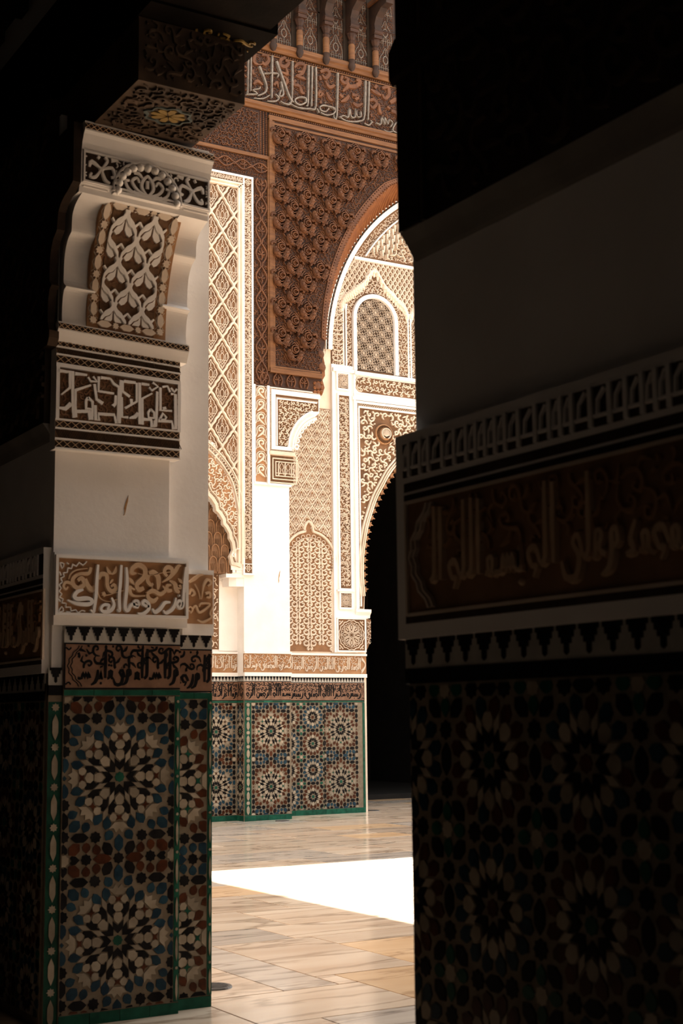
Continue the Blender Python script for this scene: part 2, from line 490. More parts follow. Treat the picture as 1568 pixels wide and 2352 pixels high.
L_SCR = """2857,2437 2844,2404 2791,2398 2754,2370 2759,2334 2790,2320 2820,2345 2804,2375 2781,2361|183,219,183,244,268,268,280,280,183;2826,2373 2842,2334 2870,2314 2887,2342|183,292,305,158;2773,2311 2746,2341 2717,2350 2700,2329 2715,2311 2726,2325|61,158,183,158,134,97;2905,2373 2920,2401 2950,2396 2955,2338 2980,2309 3006,2325 2994,2346 2976,2334|146,244,268,244,280,244,195,134;2949,2445 2962,2418 2982,2406|49,219,61;3004,2450 3001,2422 2979,2403|49,219,61;2970,2351 2979,2367 2989,2376|61,158,49;2929,2286 2945,2296|268,244;2895,2324 2913,2270 2962,2251 3019,2267|49,49,49,49;2923,2286 2967,2290 3058,2318|49,49,49;3128,2416 3102,2418 3105,2445 3138,2464 3176,2445 3176,2399 3132,2354 3144,2324 3174,2334|97,244,292,305,317,317,280,268,219;3083,2389 3099,2372 3115,2351|49,207,61;3093,2344 3089,2313 3113,2289 3182,2291|207,231,146,61;3100,2332 3120,2323|134,110;3204,2419 3231,2426 3258,2403 3263,2363 3258,2328|183,317,329,305,122;3201,2410 3195,2378 3215,2354 3231,2361|244,256,219,134;3225,2355 3222,2324|49,49;3195,2301 3206,2274 3236,2264 3259,2285|207,268,268,134;3192,2301 3228,2321 3275,2304 3305,2327 3288,2351|183,268,244,207,73;3315,2405 3298,2432 3314,2458 3341,2453 3348,2422 3325,2396 3285,2370|171,244,268,280,280,219,61;3348,2413 3365,2438 3385,2467 3402,2471|183,280,231,61;3328,2382 3362,2366 3373,2332 3393,2316|85,292,292,146;3342,2359 3315,2352 3321,2327 3346,2328|122,219,231,183;3382,2398 3399,2383 3413,2368|49,207,49;3393,2361 3400,2343 3379,2342|158,158,110;3135,2416 3201,2406 3288,2426 3362,2435|43,43,43,43;2729,2366 2741,2396 2775,2419 2838,2431|49,85,85,37"""
L_BOR = """2834,2470 2812,2447 2790,2462 2774,2440 2752,2451 2746,2426 2725,2429 2722,2404 2700,2401 2704,2380 2687,2370 2694,2349 2678,2334 2689,2316 2678,2298 2693,2284 2681,2266 2700,2257 2694,2236 2719,2234 2716,2213 2744,2214 2747,2193 2775,2200 2788,2183 2810,2198 2829,2193|91,91,91,91,91,91,91,91,91,91,91,91,91,91,91,91,91,91,91,91,91,91,91,91,91,91,91;2680,2456 2693,2424 2702,2451 2680,2456|85;2678,2406 2688,2385|85;2718,2458 2730,2450|85;2676,2188 2694,2215 2704,2192 2679,2185|85;2675,2256 2687,2242|85;2719,2189 2744,2187|85"""
L_RET = """3457,2278 3455,2213|61,85;3486,2214 3469,2226 3486,2242 3500,2223 3486,2204|97,97,97,97,97;3500,2226 3520,2249 3541,2212 3576,2226 3610,2261 3555,2263 3541,2243|97,134,158,171,146,134,85;3628,2246 3611,2208 3618,2183 3569,2156 3531,2168|85,122,146,158,85;3478,2383 3513,2406 3544,2427 3568,2431|146,256,183,85;3513,2375 3537,2331 3548,2288|61,61,73;3555,2288 3565,2345 3575,2377 3596,2403 3617,2385 3596,2365|61,122,171,207,183,122;3479,2311 3492,2342 3513,2318 3492,2305|158,195,195,122;3582,2320 3607,2328 3610,2302 3589,2302|183,183,183,122"""
KUF = """2708,3533 2710,3435 2661,3390|126,126,68;2725,3533 2728,3348 2738,3268|145,145,165;2748,3271 2743,3340 2743,3426 2834,3467|136,116,145,87;2645,3315 2687,3313 2719,3345|68,194,223;2748,3305 2821,3312|145,145;2824,3319 2832,3265|165,165;2844,3331 2842,3266|126,126;2817,3392 2806,3371 2807,3327 2845,3327 2844,3371 2817,3392|136,136,136,136,136,136;2854,3476 2863,3417 2868,3388 2906,3367|136,136,136,174;2846,3519 2869,3492 2831,3490 2815,3511|107,107,107,107;2861,3352 2865,3268 2885,3269 2880,3304 2974,3308 2987,3263 2998,3264 3002,3477|145,145,126,145,145,145,145,136;2879,3523 2879,3438 2972,3435|126,126,97;2949,3521 2970,3494 3002,3477|97,126,126;2967,3358 2980,3375 2982,3425|194,145,116;3012,3521 3007,3263|136,136;3022,3520 3024,3455 3068,3428|126,126,145;3018,3419 3021,3301 3059,3302|126,126,116;3109,3519 3110,3403 3040,3355|116,116,116;3067,3298 3101,3309 3121,3334|68,194,174;3076,3415 3079,3385|165,136;3127,3522 3130,3270 3147,3269 3144,3426 3206,3467|145,145,136,126,87;3154,3301 3200,3301 3205,3259|136,145,165;3224,3299 3219,3261|126,126;3196,3367 3182,3345 3184,3313 3218,3314 3218,3349 3196,3367|116,116,116,116,116,116;3236,3483 3234,3371 3229,3264|136,136,136;3208,3536 3241,3514 3203,3484 3187,3503|107,107,107,107;3256,3511 3258,3368 3330,3372|126,126,97;3280,3391 3285,3376|165,194;3253,3307 3274,3350 3294,3326 3286,3310 3253,3307|116,116,116,116,116;3245,3301 3329,3304 3337,3263 3354,3263 3351,3480 3322,3480|126,136,145,155,155,136;3322,3518 3344,3495 3360,3517|116,116,116;3268,3517 3300,3526 3317,3492|107,107,107;2648,3526 2701,3525|145,116;2739,3522 2810,3523|145,97;2892,3520 2949,3521|126,97;3030,3518 3102,3519|136,126;3139,3518 3187,3518|136,107"""
W_LET = """10540,12850 10529,12110|358,293;10491,12820 10474,12061|260,228;10697,12592 10785,12409 10836,12254 10804,12145 10666,12058|553,423,325,358,228;10451,12033 10656,12087 10568,12137 10696,12188 10706,12224|260,293,260,260,163;10950,12848 10933,12072|423,293;11030,12764 11145,12492 11284,12170 11354,12092|585,488,358,228;11345,12840 11324,12123 11203,12030 11103,12055|390,293,293,228;11114,12411 11163,12198 11083,12143 11114,12262|423,390,293,260;10786,12483 11045,12544 11044,12469|195,293,195;10843,11997 11002,12032 11073,12104 11003,12162|228,325,293,260;10587,11994 10764,12025 10893,12119|195,260,228;11609,12149 11496,12077 11405,12094 11395,12157 11487,12215 11600,12222 11609,12149|325,325,325,325,325,325,325;11666,12841 11646,12157 11609,12093|423,325,260;11738,12839 11715,12098|390,260;11811,12847 11804,12127 11690,12051 11445,12015 11263,12063|390,325,325,293,195;11818,12083 11865,12014|260,325;12064,12137 12000,12066 11907,12065 11887,12126 11960,12171 12053,12172 12189,12165 12167,12069 12020,12004 11896,12024|293,293,293,293,293,293,293,293,293,293;12127,12179 12189,12136|293,293;12002,12237|390;12256,12838 12226,12040 12166,11989 12163,12045|455,325,260,195;12720,12224 12723,12129 12643,12121 12624,12251 12600,12093 12515,12093 12490,12240 12462,12063 12367,12070 12282,12024|293,293,293,325,293,293,325,293,293,195;12832,12828 12801,12175 12706,12045 12440,11982 12272,12031|455,325,325,325,228;12906,12825 12873,12104|423,293;12954,12083 12888,12001 12792,12019|260,293,195;12965,12066 12922,12105|228,228;13346,12070 13392,12158 13316,12199 13292,12107 13228,12219 13226,12093 13163,12205 13139,12074 13041,12082|260,260,260,260,260,260,260,260,260;13185,12229|325;13547,12211 13469,12174 13389,12021 13499,11986 13588,12024|260,325,293,293,195;13202,11982 13300,11964 13389,11992|195,260,195"""
W_SCR = """10628,12816 10599,12661 10687,12626 10786,12669|650,650,325,163;10747,12808 10846,12832 10886,12748 10806,12655 10757,12699|260,585,650,650,390;10588,12252 10667,12326 10765,12274|325,650,260;10588,12418 10569,12506|488,488;11208,12882 11127,12825 11106,12726 11207,12713 11278,12805 11207,12825|488,650,650,715,650,390;11125,12600 11246,12591 11207,12732|325,650,260;11205,12376 11246,12478 11165,12535|488,650,325;10984,12325 11044,12394 11064,12306|488,488,260;11389,12737 11471,12832 11594,12824 11531,12658 11409,12591 11551,12587 11613,12564|390,650,715,585,260,585,163;11408,12516 11367,12432 11489,12422 11529,12319 11590,12314|488,650,585,650,390;11450,12676 11593,12710|488,325;11904,12783 12029,12851 12092,12789 12007,12693 11945,12736|553,715,715,650,390;12006,12636 12089,12541 12194,12603|390,715,488;11900,12441 11879,12341 11962,12398|715,715,488;12025,12431 12087,12331 12149,12308|390,715,325;11913,12633 11893,12705|553,553;11898,12232 11919,12199|585,488;12366,12815 12333,12731 12417,12693 12471,12782 12397,12804|553,650,650,585,390;12449,12720 12470,12648 12362,12527|650,813,325;12470,12648 12641,12687 12707,12779|715,813,488;12643,12803 12728,12804 12706,12721 12642,12745|553,650,585,390;12553,12513 12681,12504 12616,12431|585,715,553;12489,12479 12424,12388 12317,12326|488,748,260;12572,12364 12657,12325 12765,12388|488,748,260;12298,12455 12361,12412|488,585;13075,12806 13030,12738|650,585;13184,12773 13316,12823 13336,12690 13246,12592 13192,12658|488,748,748,650,423;12943,12698 13051,12665 13159,12631|325,748,325;12917,12480 13005,12519 13069,12455 12980,12358 12927,12405|488,650,650,585,390;13113,12465 13132,12314 13175,12305|423,650,390;13355,12539 13489,12627 13577,12569|650,813,650;13374,12387 13484,12372 13526,12264|585,715,325;13287,12446 13353,12421|488,488;13536,12775 13493,12804|650,585;12935,12233 12956,12179|488,423"""

# ------------------------------------------------------------------ zellige
def rot(P, a, ox=0, oy=0):
    c, s = math.cos(a), math.sin(a)
    return [(ox + x * c - y * s, oy + x * s + y * c) for x, y in P]
def mirr(P):
    return [(-x, y) for x, y in P]
def star(n, r0, r1, cx=0, cy=0, a=0):
    return [(cx + (r0 if i % 2 == 0 else r1) * math.sin(a + PI * i / n), cy + (r0 if i % 2 == 0 else r1) * math.cos(a + PI * i / n)) for i in range(2 * n)]
def hexa(l, w, a=0, cx=0, cy=0):
    k = l * .44
    return rot([(-l / 2, 0), (-k + .12 * l, -w * .34), (-l * .2, -w / 2), (l * .2, -w / 2), (k - .12 * l, -w * .34), (l / 2, 0), (k - .12 * l, w * .34), (l * .2, w / 2), (-l * .2, w / 2), (-k + .12 * l, w * .34)], a, cx, cy)
def drop(l, w, a=0, cx=0, cy=0):
    return rot([(0, -l / 2), (w * .42, -l * .18), (w / 2, l * .12), (w * .3, l * .4), (0, l / 2), (-w * .3, l * .4), (-w / 2, l * .12), (-w * .42, -l * .18)], a, cx, cy)
HEART = [(0, -58), (40, -12), (44, 30), (22, 46), (0, 28), (-22, 46), (-44, 30), (-40, -12)]

def big_cell(ring='tile_blue', mid='tile_brown', acc='tile_brown'):
    t = [(star(8, 54, 46), 'tile_green')]
    pr = [(22, 393), (36, 366), (66, 346), (98, 366), (106, 400), (82, 432), (44, 428)]
    A = [([(0, 64), (50, 112), (62, 190), (0, 142), (-62, 190), (-50, 112)], 'tile_black'),
         ([(0, 154), (46, 196), (48, 236), (30, 268), (-30, 268), (-48, 236), (-46, 196)], 'tile_cream'),
         ([(-28, 274), (28, 274), (54, 306), (48, 342), (0, 368), (-48, 342), (-54, 306)], 'tile_cream'),
         ([(-30, 366), (0, 376), (30, 366), (20, 393), (36, 424), (0, 408), (-36, 424), (-20, 393)], acc),
         (pr, 'tile_cream'), (mirr(pr), 'tile_cream'),
         ([(-50, 436), (50, 436), (112, 500), (60, 496), (34, 540), (0, 500), (-34, 540), (-60, 496), (-112, 500)], 'tile_cream')]
    ar = [(3, 304), (29, 222), (44, 214), (40, 250), (84, 262), (70, 304), (92, 336), (60, 344), (56, 376), (28, 372)]
    bl = [(4, 456), (30, 390), (58, 412), (98, 440), (100, 484), (64, 526), (28, 506)]
    B = [([(0, 146), (27, 215), (0, 298), (-27, 215)], 'tile_cream'), (ar, 'tile_black'), (mirr(ar), 'tile_black'),
         ([(0, 312), (28, 378), (0, 452), (-28, 378)], 'tile_cream'), (bl, ring), (mirr(bl), ring)]
    for k in range(8):
        for P, c in A:
            t.append((rot(P, k * PI / 4), c))
        for P, c in B:
            t.append((rot(P, k * PI / 4 + PI / 8), c))
    for sx in (-1, 1):
        for sy in (-1, 1):
            X = lambda P: [(x * sx, y * sy) for x, y in P]
            t += [(X(star(8, 62, 49, 572, 560)), 'tile_black'), (X(star(8, 62, 49, 572, 258)), 'tile_black'), (X(hexa(178, 92, PI / 2, 572, 409)), 'tile_black'),
                  (X(drop(150, 92, 0, 572, 122)), ring), (X(rot(HEART, 0, 572, 682)), 'tile_black'),
                  (X(star(8, 62, 49, 244, 576)), 'tile_black'), (X(hexa(198, 94, 0, 408, 574)), 'tile_black'),
                  (X(drop(116, 98, 2.55, 108, 566)), ring), (X(hexa(158, 100, -1.05, 118, 690)), 'tile_black'),
                  (X(drop(112, 92, 0.15, 232, 690)), mid), (X(drop(108, 92, PI, 338, 674)), mid), (X(hexa(156, 106, 0.75, 462, 682)), mid),
                  (X(hexa(150, 104, 0.8, 462, 462)), ring), (X(drop(112, 90, 2.75, 348, 478)), ring), (X(drop(112, 90, -1.15, 480, 348)), ring)]
    for sx in (-1, 1):
        t += [([(572 * sx, 26), (572 * sx + 24, 0), (572 * sx, -26), (572 * sx - 24, 0)], ring)]
        for y in (785,):
            t += [(star(8, 60, 48, 338 * sx, y), 'tile_black'), (hexa(204, 98, 0, 169 * sx, y), mid), (rot(HEART, -sx * PI / 2, 458 * sx, y), 'tile_black'), (star(8, 66, 54, 575 * sx, y, .39), 'tile_cream')]
    for sy in (-1, 1):
        t.append((hexa(180, 94, PI / 2, 0, 640 * sy), ring))
    t.append((star(8, 60, 48, 0, 785), 'tile_black'))
    return t
def small_cell(core='tile_green', ring='tile_brown'):
    t = [(star(8, 21, 18), core)]
    for k in range(8):
        a = k * PI / 4
        t += [(rot([(0, 27), (19, 44), (24, 74), (0, 56), (-24, 74), (-19, 44)], a), 'tile_black'),
              (rot([(0, 61), (18, 76), (19, 94), (11, 106), (-11, 106), (-19, 94), (-18, 76)], a), 'tile_cream')]
        b = a + PI / 8
        t += [(rot([(0, 58), (11, 82), (0, 112), (-11, 82)], b), 'tile_cream')]
        g = [(3, 116), (13, 90), (24, 100), (39, 104), (42, 124), (26, 142), (10, 136)]
        t += [(rot(g, b), ring), (rot(mirr(g), b), ring)]
    for sx in (-1, 1):
        for sy in (-1, 1):
            t += [(hexa(62, 37, sx * sy * -.80, 119 * sx, 115 * sy), 'tile_black')]
        t += [(star(8, 24, 19, 60 * sx, 158), 'tile_black'), (drop(46, 34, sx * PI / 2, 119 * sx, 158), 'tile_green')]
    for sy in (-1, 1):
        t += [(star(8, 24, 19, 161, 66 * sy), 'tile_black'), (drop(46, 34, 0 if sy > 0 else PI, 161, 117 * sy), 'tile_green')]
    t += [(hexa(78, 36, PI / 2, 161, 0), 'tile_black'), (hexa(70, 36, 0, 0, 158), 'tile_black'), (star(8, 23, 18, 161, 158), 'tile_cream')]
    return t
BU = 0.000554      # metres per unit, large rosette
SU = 0.001383      # small rosette
BW, BH = 618 * BU, 785 * BU
SW, SH = 161 * SU, 158 * SU

def clip_poly(P, s0, s1, t0, t1):
    for ax, lim, sg in ((0, s0, 1), (0, s1, -1), (1, t0, 1), (1, t1, -1)):
        out = []
        n = len(P)
        for i in range(n):
            a, b = P[i], P[(i + 1) % n]
            ia, ib = sg * (a[ax] - lim) >= 0, sg * (b[ax] - lim) >= 0
            if ia:
                out.append(a)
            if ia != ib:
                k = (lim - a[ax]) / (b[ax] - a[ax])
                out.append((a[0] + k * (b[0] - a[0]), a[1] + k * (b[1] - a[1])))
        P = out
        if len(P) < 3:
            return []
    return P
def area(P):
    return abs(sum(P[i][0] * P[(i + 1) % len(P)][1] - P[(i + 1) % len(P)][0] * P[i][1] for i in range(len(P)))) / 2
def shrink(P, k):
    cx = sum(p[0] for p in P) / len(P); cy = sum(p[1] for p in P) / len(P)
    return [(cx + (x - cx) * k, cy + (y - cy) * k) for x, y in P]

_tcache = {}
def lay_tiles(parent, cells, s0, s1, t0, t1, th=0.006, limit=300, d=0.0):
    """cells = [(list of tiles, unit, centre s, centre t, key)]; the largest are parts of their own, the rest one joined part per glaze"""
    items = []
    for tiles, u, cs, ct, key in cells:
        for i, (P, c) in enumerate(tiles):
            Q = [(cs + x * u, ct + y * u) for x, y in P]
            if max(q[0] for q in Q) < s0 or min(q[0] for q in Q) > s1 or max(q[1] for q in Q) < t0 or min(q[1] for q in Q) > t1:
                continue
            whole = all(s0 <= x <= s1 and t0 <= y <= t1 for x, y in Q)
            C = Q if whole else clip_poly(Q, s0, s1, t0, t1)
            if len(C) < 3 or area(C) < 6e-6:
                continue
            items.append((area(C), whole, C, c, (key, i, u), P, u, cs, ct))
    items.sort(key=lambda q: -q[0])
    rest = {}
    for n, (ar, whole, C, c, key, P, u, cs, ct) in enumerate(items):
        if n < limit:
            if whole:
                k2 = key + (th,)
                if k2 not in _tcache:
                    mb = MB(); mb.poly(shrink([(x * u, y * u) for x, y in P], .955), 0, th)
                    _tcache[k2] = mb.mesh('tile', c)
                obj('tile', _tcache[k2], c, parent, loc=(cs, -d, ct))
            else:
                obj('tile', MB().poly(shrink(C, .955), d, d + th), c, parent)
        else:
            rest.setdefault(c, MB()).poly(shrink(C, .955), d, d + th)
    for c, mb in rest.items():
        obj('small_tiles', mb, c, parent, stuff=True)

def merlons(parent, s0, s1, t0, t1, pitch, d=0.0):
    """stepped black merlons hanging on cream"""
    h = t1 - t0
    g = obj('merlon_ground', MB().box(s0, s1, t0, t1, d - .01, d), 'merlon_white', parent)
    n = max(1, round((s1 - s0) / pitch)); p = (s1 - s0) / n
    me = MB().poly([(-.42 * p, 0), (.42 * p, 0), (.42 * p, -.16 * h), (.33 * p, -.16 * h), (.33 * p, -.36 * h), (.22 * p, -.36 * h), (.22 * p, -.54 * h), (.10 * p, -.54 * h), (.10 * p, -.80 * h), (0, -.88 * h), (-.10 * p, -.80 * h), (-.10 * p, -.54 * h), (-.22 * p, -.54 * h), (-.22 * p, -.36 * h), (-.33 * p, -.36 * h), (-.33 * p, -.16 * h), (-.42 * p, -.16 * h)], 0, .004).mesh('merlon_tile', 'tile_black')
    for i in range(n):
        obj('merlon_tile', me, '', g, loc=(s0 + (i + .5) * p, -d, t1))
def strip_tiles(parent, s0, s1, t0, t1, length, d=0.0, m='tile_green', th=.006):
    n = max(1, round((s1 - s0) / length)); p = (s1 - s0) / n
    me = MB().box(-p * .49, p * .49, t0, t1, 0, th).mesh('border_tile', m)
    for i in range(n):
        obj('border_tile', me, m, parent, loc=(s0 + (i + .5) * p, -d, 0))
def chain(parent, s0, s1, t0, t1, d=0.0, th=.005):
    """upright border: white links and stars between green pieces"""
    w = s1 - s0
    g = obj('chain_ground', MB().box(s0, s1, t0, t1, d - .01, d + .0015), 'tile_green', parent)
    n = max(1, round((t1 - t0) / .215)); p = (t1 - t0) / n
    c = (s0 + s1) / 2
    d += .002
    m1 = MB().poly(hexa(p * .66, w * .44, PI / 2), 0, th).mesh('link_tile', 'tile_cream')
    m2 = MB().poly(star(8, w * .30, w * .21), 0, th).mesh('star_tile', 'tile_cream')
    for i in range(n):
        obj('link_tile', m1, '', g, loc=(c, -d, t0 + (i + .36) * p))
        obj('star_tile', m2, '', g, loc=(c, -d, t0 + (i + .86) * p))
def tile_script(parent, s0, s1, t0, t1, text, seed, d=0.0, cusp=None, pitch=.085):
    """black glazed writing and leaves on a brick-red ground"""
    h = t1 - t0
    g = obj('script_ground', MB().box(s0, s1, t0, t1, d - .01, d), 'terracotta', parent)
    mb = MB()
    mb.box(s0, s1, t0, t0 + .03 * h, d, d + .0025); mb.box(s0, s1, t1 - .03 * h, t1, d, d + .0025)
    a = s0 + (.22 * h if cusp == 'l' else 0); b = s1 - (.22 * h if cusp == 'r' else 0)
    mb.ribs(callig(text, b, a, t0 + .02 * h, t1 - .06 * h, .85), .0025, d, 2, 1.2, .9)
    mb.ribs(vine(a + .1 * h, b, t0, t1, pitch, seed, .95), .0025, d, 2, 1.0, .9)
    for side in ('l', 'r'):
        if cusp == side:
            e = s0 + .04 * h if side == 'l' else s1 - .04 * h
            k = 1 if side == 'l' else -1
            for q in (0, .07 * h):
                P = []
                for i in range(13):
                    f = i / 12
                    y = t0 + .06 * h + f * .88 * h
                    x = e + k * (.30 * h - (.26 * h) * math.sin(PI * f) + q + (.03 * h if i % 2 else 0))
                    P.append((x, y))
                mb.rib(P, .022 * h, .0025, d, 3, .9)
            for y, q in ((t0 + .1 * h, 1), (t1 - .1 * h, -1)):
                mb.rib([(e, y), (e + k * .07 * h, y + q * .05 * h), (e + k * .12 * h, y)], .035 * h, .0025, d, 3, .9)
            mb.box(min(e - k * .04 * h, e - k * .005 * h), max(e - k * .04 * h, e - k * .005 * h), t0, t1, d, d + .0025)
    obj('black_script', mb, 'tile_black', g)

# ================================================================== THE SETTING
YF = 20.35          # far facade, front plane
YR = 0.60           # depth of the recess behind it
def zmap(p):        # (x, y, z) as they are
    return p
def slab(name, x0, x1, y0, y1, z0, z1, m, parent=None):
    mb = MB()
    mb.add([(x, y, z) for z in (z0, z1) for y in (y0, y1) for x in (x0, x1)], [(0, 2, 3, 1), (4, 5, 7, 6), (0, 1, 5, 4), (2, 6, 7, 3), (0, 4, 6, 2), (1, 3, 7, 5)])
    return obj(name, mb, m, parent, zmap)

# floor: a bed with marble flags laid on it
floor = slab('floor', -1.4, 26, -6, 31, -0.2, -0.006, 'joint')
floor['kind'] = 'structure'
floor['label'] = 'pale veined marble paving of the courtyard, with a darkened unseen floor in the gallery'
slab('paving_bed', -1.3, 2.6, -5.8, 13, -0.006, 0.0, 'joint', floor)  # unseen gallery floor, darkened to bounce less light onto the piers
slab('paving_bed', 13.3, 25.9, -5.8, 13, -0.006, 0.0, 'marble', floor)
RF = random.Random(5)
flags = [(2.75, 3.64, 6.9, 7.68, 'marble'), (3.64, 4.72, 6.9, 7.68, 'marble'), (4.72, 5.95, 6.9, 7.98, 'marble_ochre'), (2.75, 4.0, 6.1, 6.9, 'marble'), (4.0, 5.2, 6.1, 6.9, 'marble_grey'),
         (3.64, 4.20, 7.68, 8.43, 'marble'), (4.20, 4.58, 7.68, 9.43, 'marble_grey'), (4.58, 4.72, 7.68, 7.98, 'marble'), (3.64, 4.20, 8.43, 9.43, 'marble'), (4.58, 5.38, 7.98, 9.43, 'marble'),
         (5.38, 6.15, 7.98, 9.03, 'marble_ochre'), (5.38, 6.40, 9.03, 9.43, 'marble'), (3.9, 5.25, 9.43, 10.05, 'marble_grey'), (5.25, 6.40, 9.43, 10.05, 'marble'), (3.9, 4.3, 10.05, 10.98, 'marble'),
         (4.3, 5.55, 10.05, 10.98, 'marble'), (5.55, 7.0, 10.05, 10.98, 'marble'), (6.15, 7.2, 7.98, 9.43, 'marble'), (6.4, 7.3, 9.43, 10.05, 'marble_grey'), (7.0, 8.0, 10.05, 10.98, 'marble'), (5.95, 7.0, 6.9, 7.98, 'marble')]
y = 10.98
while y < 24.0:
    h = RF.choice((.62, .78, .95, .70))
    x = y * math.tan(R(17)) + RF.uniform(-.8, 0)
    while x < min(y * math.tan(R(43)), 17.9):
        w = RF.choice((.7, 1.1, 1.5, 1.3, .9))
        flags.append((x, x + w, y, y + h, RF.choice(('marble', 'marble', 'marble', 'marble_grey', 'marble_ochre'))))
        x += w
    y += h
for x0, x1, y0, y1, m in flags:
    g = .006
    slab('marble_flag', x0 + g, x1 - g, y0 + g, y1 - g, -.006, RF.uniform(-.0006, .0006), m, floor)

def drain(x, y, r, label):
    t = thing('floor_drain', label, 'drain', (x, y, 0))
    mb = MB()
    ring = [(r * math.cos(a), r * math.sin(a)) for a in np.linspace(0, 2 * PI, 28, endpoint=False)]
    vs = [(px, py, z) for z, k in ((0.0008, 1), (.010, .97), (.010, .82), (.004, .80)) for px, py in [(q[0] * k, q[1] * k) for q in ring]]
    fs = []
    for j in range(3):
        for i in range(28):
            fs.append((j * 28 + i, j * 28 + (i + 1) % 28, (j + 1) * 28 + (i + 1) % 28, (j + 1) * 28 + i))
    mb.add(vs, fs)
    obj('rim', mb, 'iron', t, zmap)
    mb = MB()
    mb.add([(px * .80, py * .80, .004) for px, py in ring], [tuple(range(28))])
    plate = obj('cover_plate', mb, 'iron_grey', t, zmap)
    for i in range(-2, 3):
        hw = math.sqrt(max(0, (.74 * r) ** 2 - (i * .27 * r) ** 2))
        mb = MB(); mb.add([(sx * hw, i * .27 * r + sy * .05 * r, z) for z in (.004, .0085) for sy in (-1, 1) for sx in (-1, 1)], [(4, 5, 7, 6), (0, 1, 5, 4), (2, 6, 7, 3), (0, 4, 6, 2), (1, 3, 7, 5)])
        obj('grate_bar', mb, 'iron', plate, zmap)
drain(3.90, 8.02, .115, 'round grey iron floor drain beside the foot of the near left pier')
drain(10.93, 20.02, .115, 'round iron floor drain at the foot of the far tiled pilaster')
drain(13.36, 21.20, .115, 'round iron floor drain by the threshold of the dark doorway')

# ---- far wall
far = struct('wall_far', (0, YF, 0), 0, 'ornate courtyard facade of carved plaster and cedar')
CX, CZ, RW, RI = 16.0, 8.0, 4.01, 3.66      # great cedar arch: centre, radius of the timber face, radius of the stucco rim behind
def flat(z):
    return z if z < 11.0 else 11.0 + (z - 11.0) * .60
def woodarc(r, n=40, a0=PI, a1=0):
    return [(x, flat(z)) for x, z in arc(CX, CZ, r, a0, a1, n)]
def arcpt(r, a):
    return (CX + r * math.cos(a), flat(CZ + r * math.sin(a)))
def inarc(x, z, r):
    if z > 11.0:
        z = 11.0 + (z - 11.0) / .60
    return (x - CX) ** 2 + (max(z, CZ) - CZ) ** 2 < r * r
NICHE = [(10.43, 0), (10.43, 3.92), (10.36, 4.03), (10.29, 4.05), (10.20, 4.06), (10.175, 4.16), (10.235, 4.27), (10.215, 4.40), (10.17, 4.47), (10.165, 4.55), (10.105, 4.65), (10.06, 4.69), (10.05, 4.77), (9.98, 4.87), (9.93, 4.91), (9.915, 5.0), (9.84, 5.10), (9.77, 5.16), (9.72, 5.26), (9.60, 5.36), (9.50, 5.46), (9.35, 5.62)]
NM = [(18.70 - x, z) for x, z in NICHE[:-1]]
P0 = [(11.27, 0), (11.27, 5.42), (11.36, 5.42), (11.36, 6.02)] + arc(11.98, 6.02, .62, PI, PI * .62, 10)[1:] + [(11.86, 6.70), (11.86, 7.05), (10.60, 7.05), (10.60, 10.60), (8.10, 10.60), (8.10, 0)] + NM + NICHE[::-1]
obj('plaster_front', MB().poly(P0, -YR, 0, True), 'plaster', far)
obj('plaster_front', MB().poly([(8.10, 0), (8.10, 16), (3.2, 16), (3.2, 0)], -YR, 0, True), 'plaster', far)
obj('niche_back', MB().box(8.1, 10.6, 0, 6.0, -.40, -.25), 'plaster', far)
DOOR = [(13.10, 0), (13.10, 2.75), (13.18, 2.98), (13.18, 3.26), (13.15, 3.30), (13.17, 3.42), (13.08, 3.46)]
da = [(16.03 + 2.96 * math.cos(a), 4.10 + 2.96 * math.sin(a)) for a in np.linspace(PI + .12, PI - 1.424, 26)]
da = [p for p in da if p[0] < 15.6]
DOORL = DOOR + da + [(15.6, 7.02)]
DOORR = [(31.2 - x, z) for x, z in reversed(DOORL[:-1])]
P2 = [(11.0, 0)] + DOORL + DOORR + [(20.2, 0), (20.2, 12.2), (11.0, 12.2)]
obj('recess_wall', MB().poly(P2, -YR - .55, -YR, True), 'plaster_warm', far)
WOOD = [(10.60, 7.05), (11.90, 7.05), (11.93, 7.70)] + woodarc(RW)[:] + [(20.07, 7.70), (20.10, 7.05), (23.1, 7.05), (23.1, 16), (8.10, 16), (8.10, 10.60), (10.60, 10.60)]
obj('cedar_front', MB().poly(WOOD, -YR, 0, True), 'cedar_deep', far)
obj('plaster_front', MB().poly([(19.9, 0), (19.9, 7.05), (23.1, 7.05), (23.1, 0)], -YR, 0, True), 'plaster', far)
obj('eave_soffit', MB().box(1.5, 26.0, 15.6, 15.8, -1, 1.15), 'gallery_wood', far)

# room behind the great doorway, its shadow put into a near-black colour
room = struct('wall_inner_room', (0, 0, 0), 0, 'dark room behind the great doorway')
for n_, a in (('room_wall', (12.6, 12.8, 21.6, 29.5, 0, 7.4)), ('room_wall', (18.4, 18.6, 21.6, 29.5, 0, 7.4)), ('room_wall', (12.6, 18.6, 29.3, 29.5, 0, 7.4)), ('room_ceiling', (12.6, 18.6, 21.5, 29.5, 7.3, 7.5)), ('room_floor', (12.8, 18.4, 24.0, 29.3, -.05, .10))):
    slab(n_, *a, 'room_shade', room)

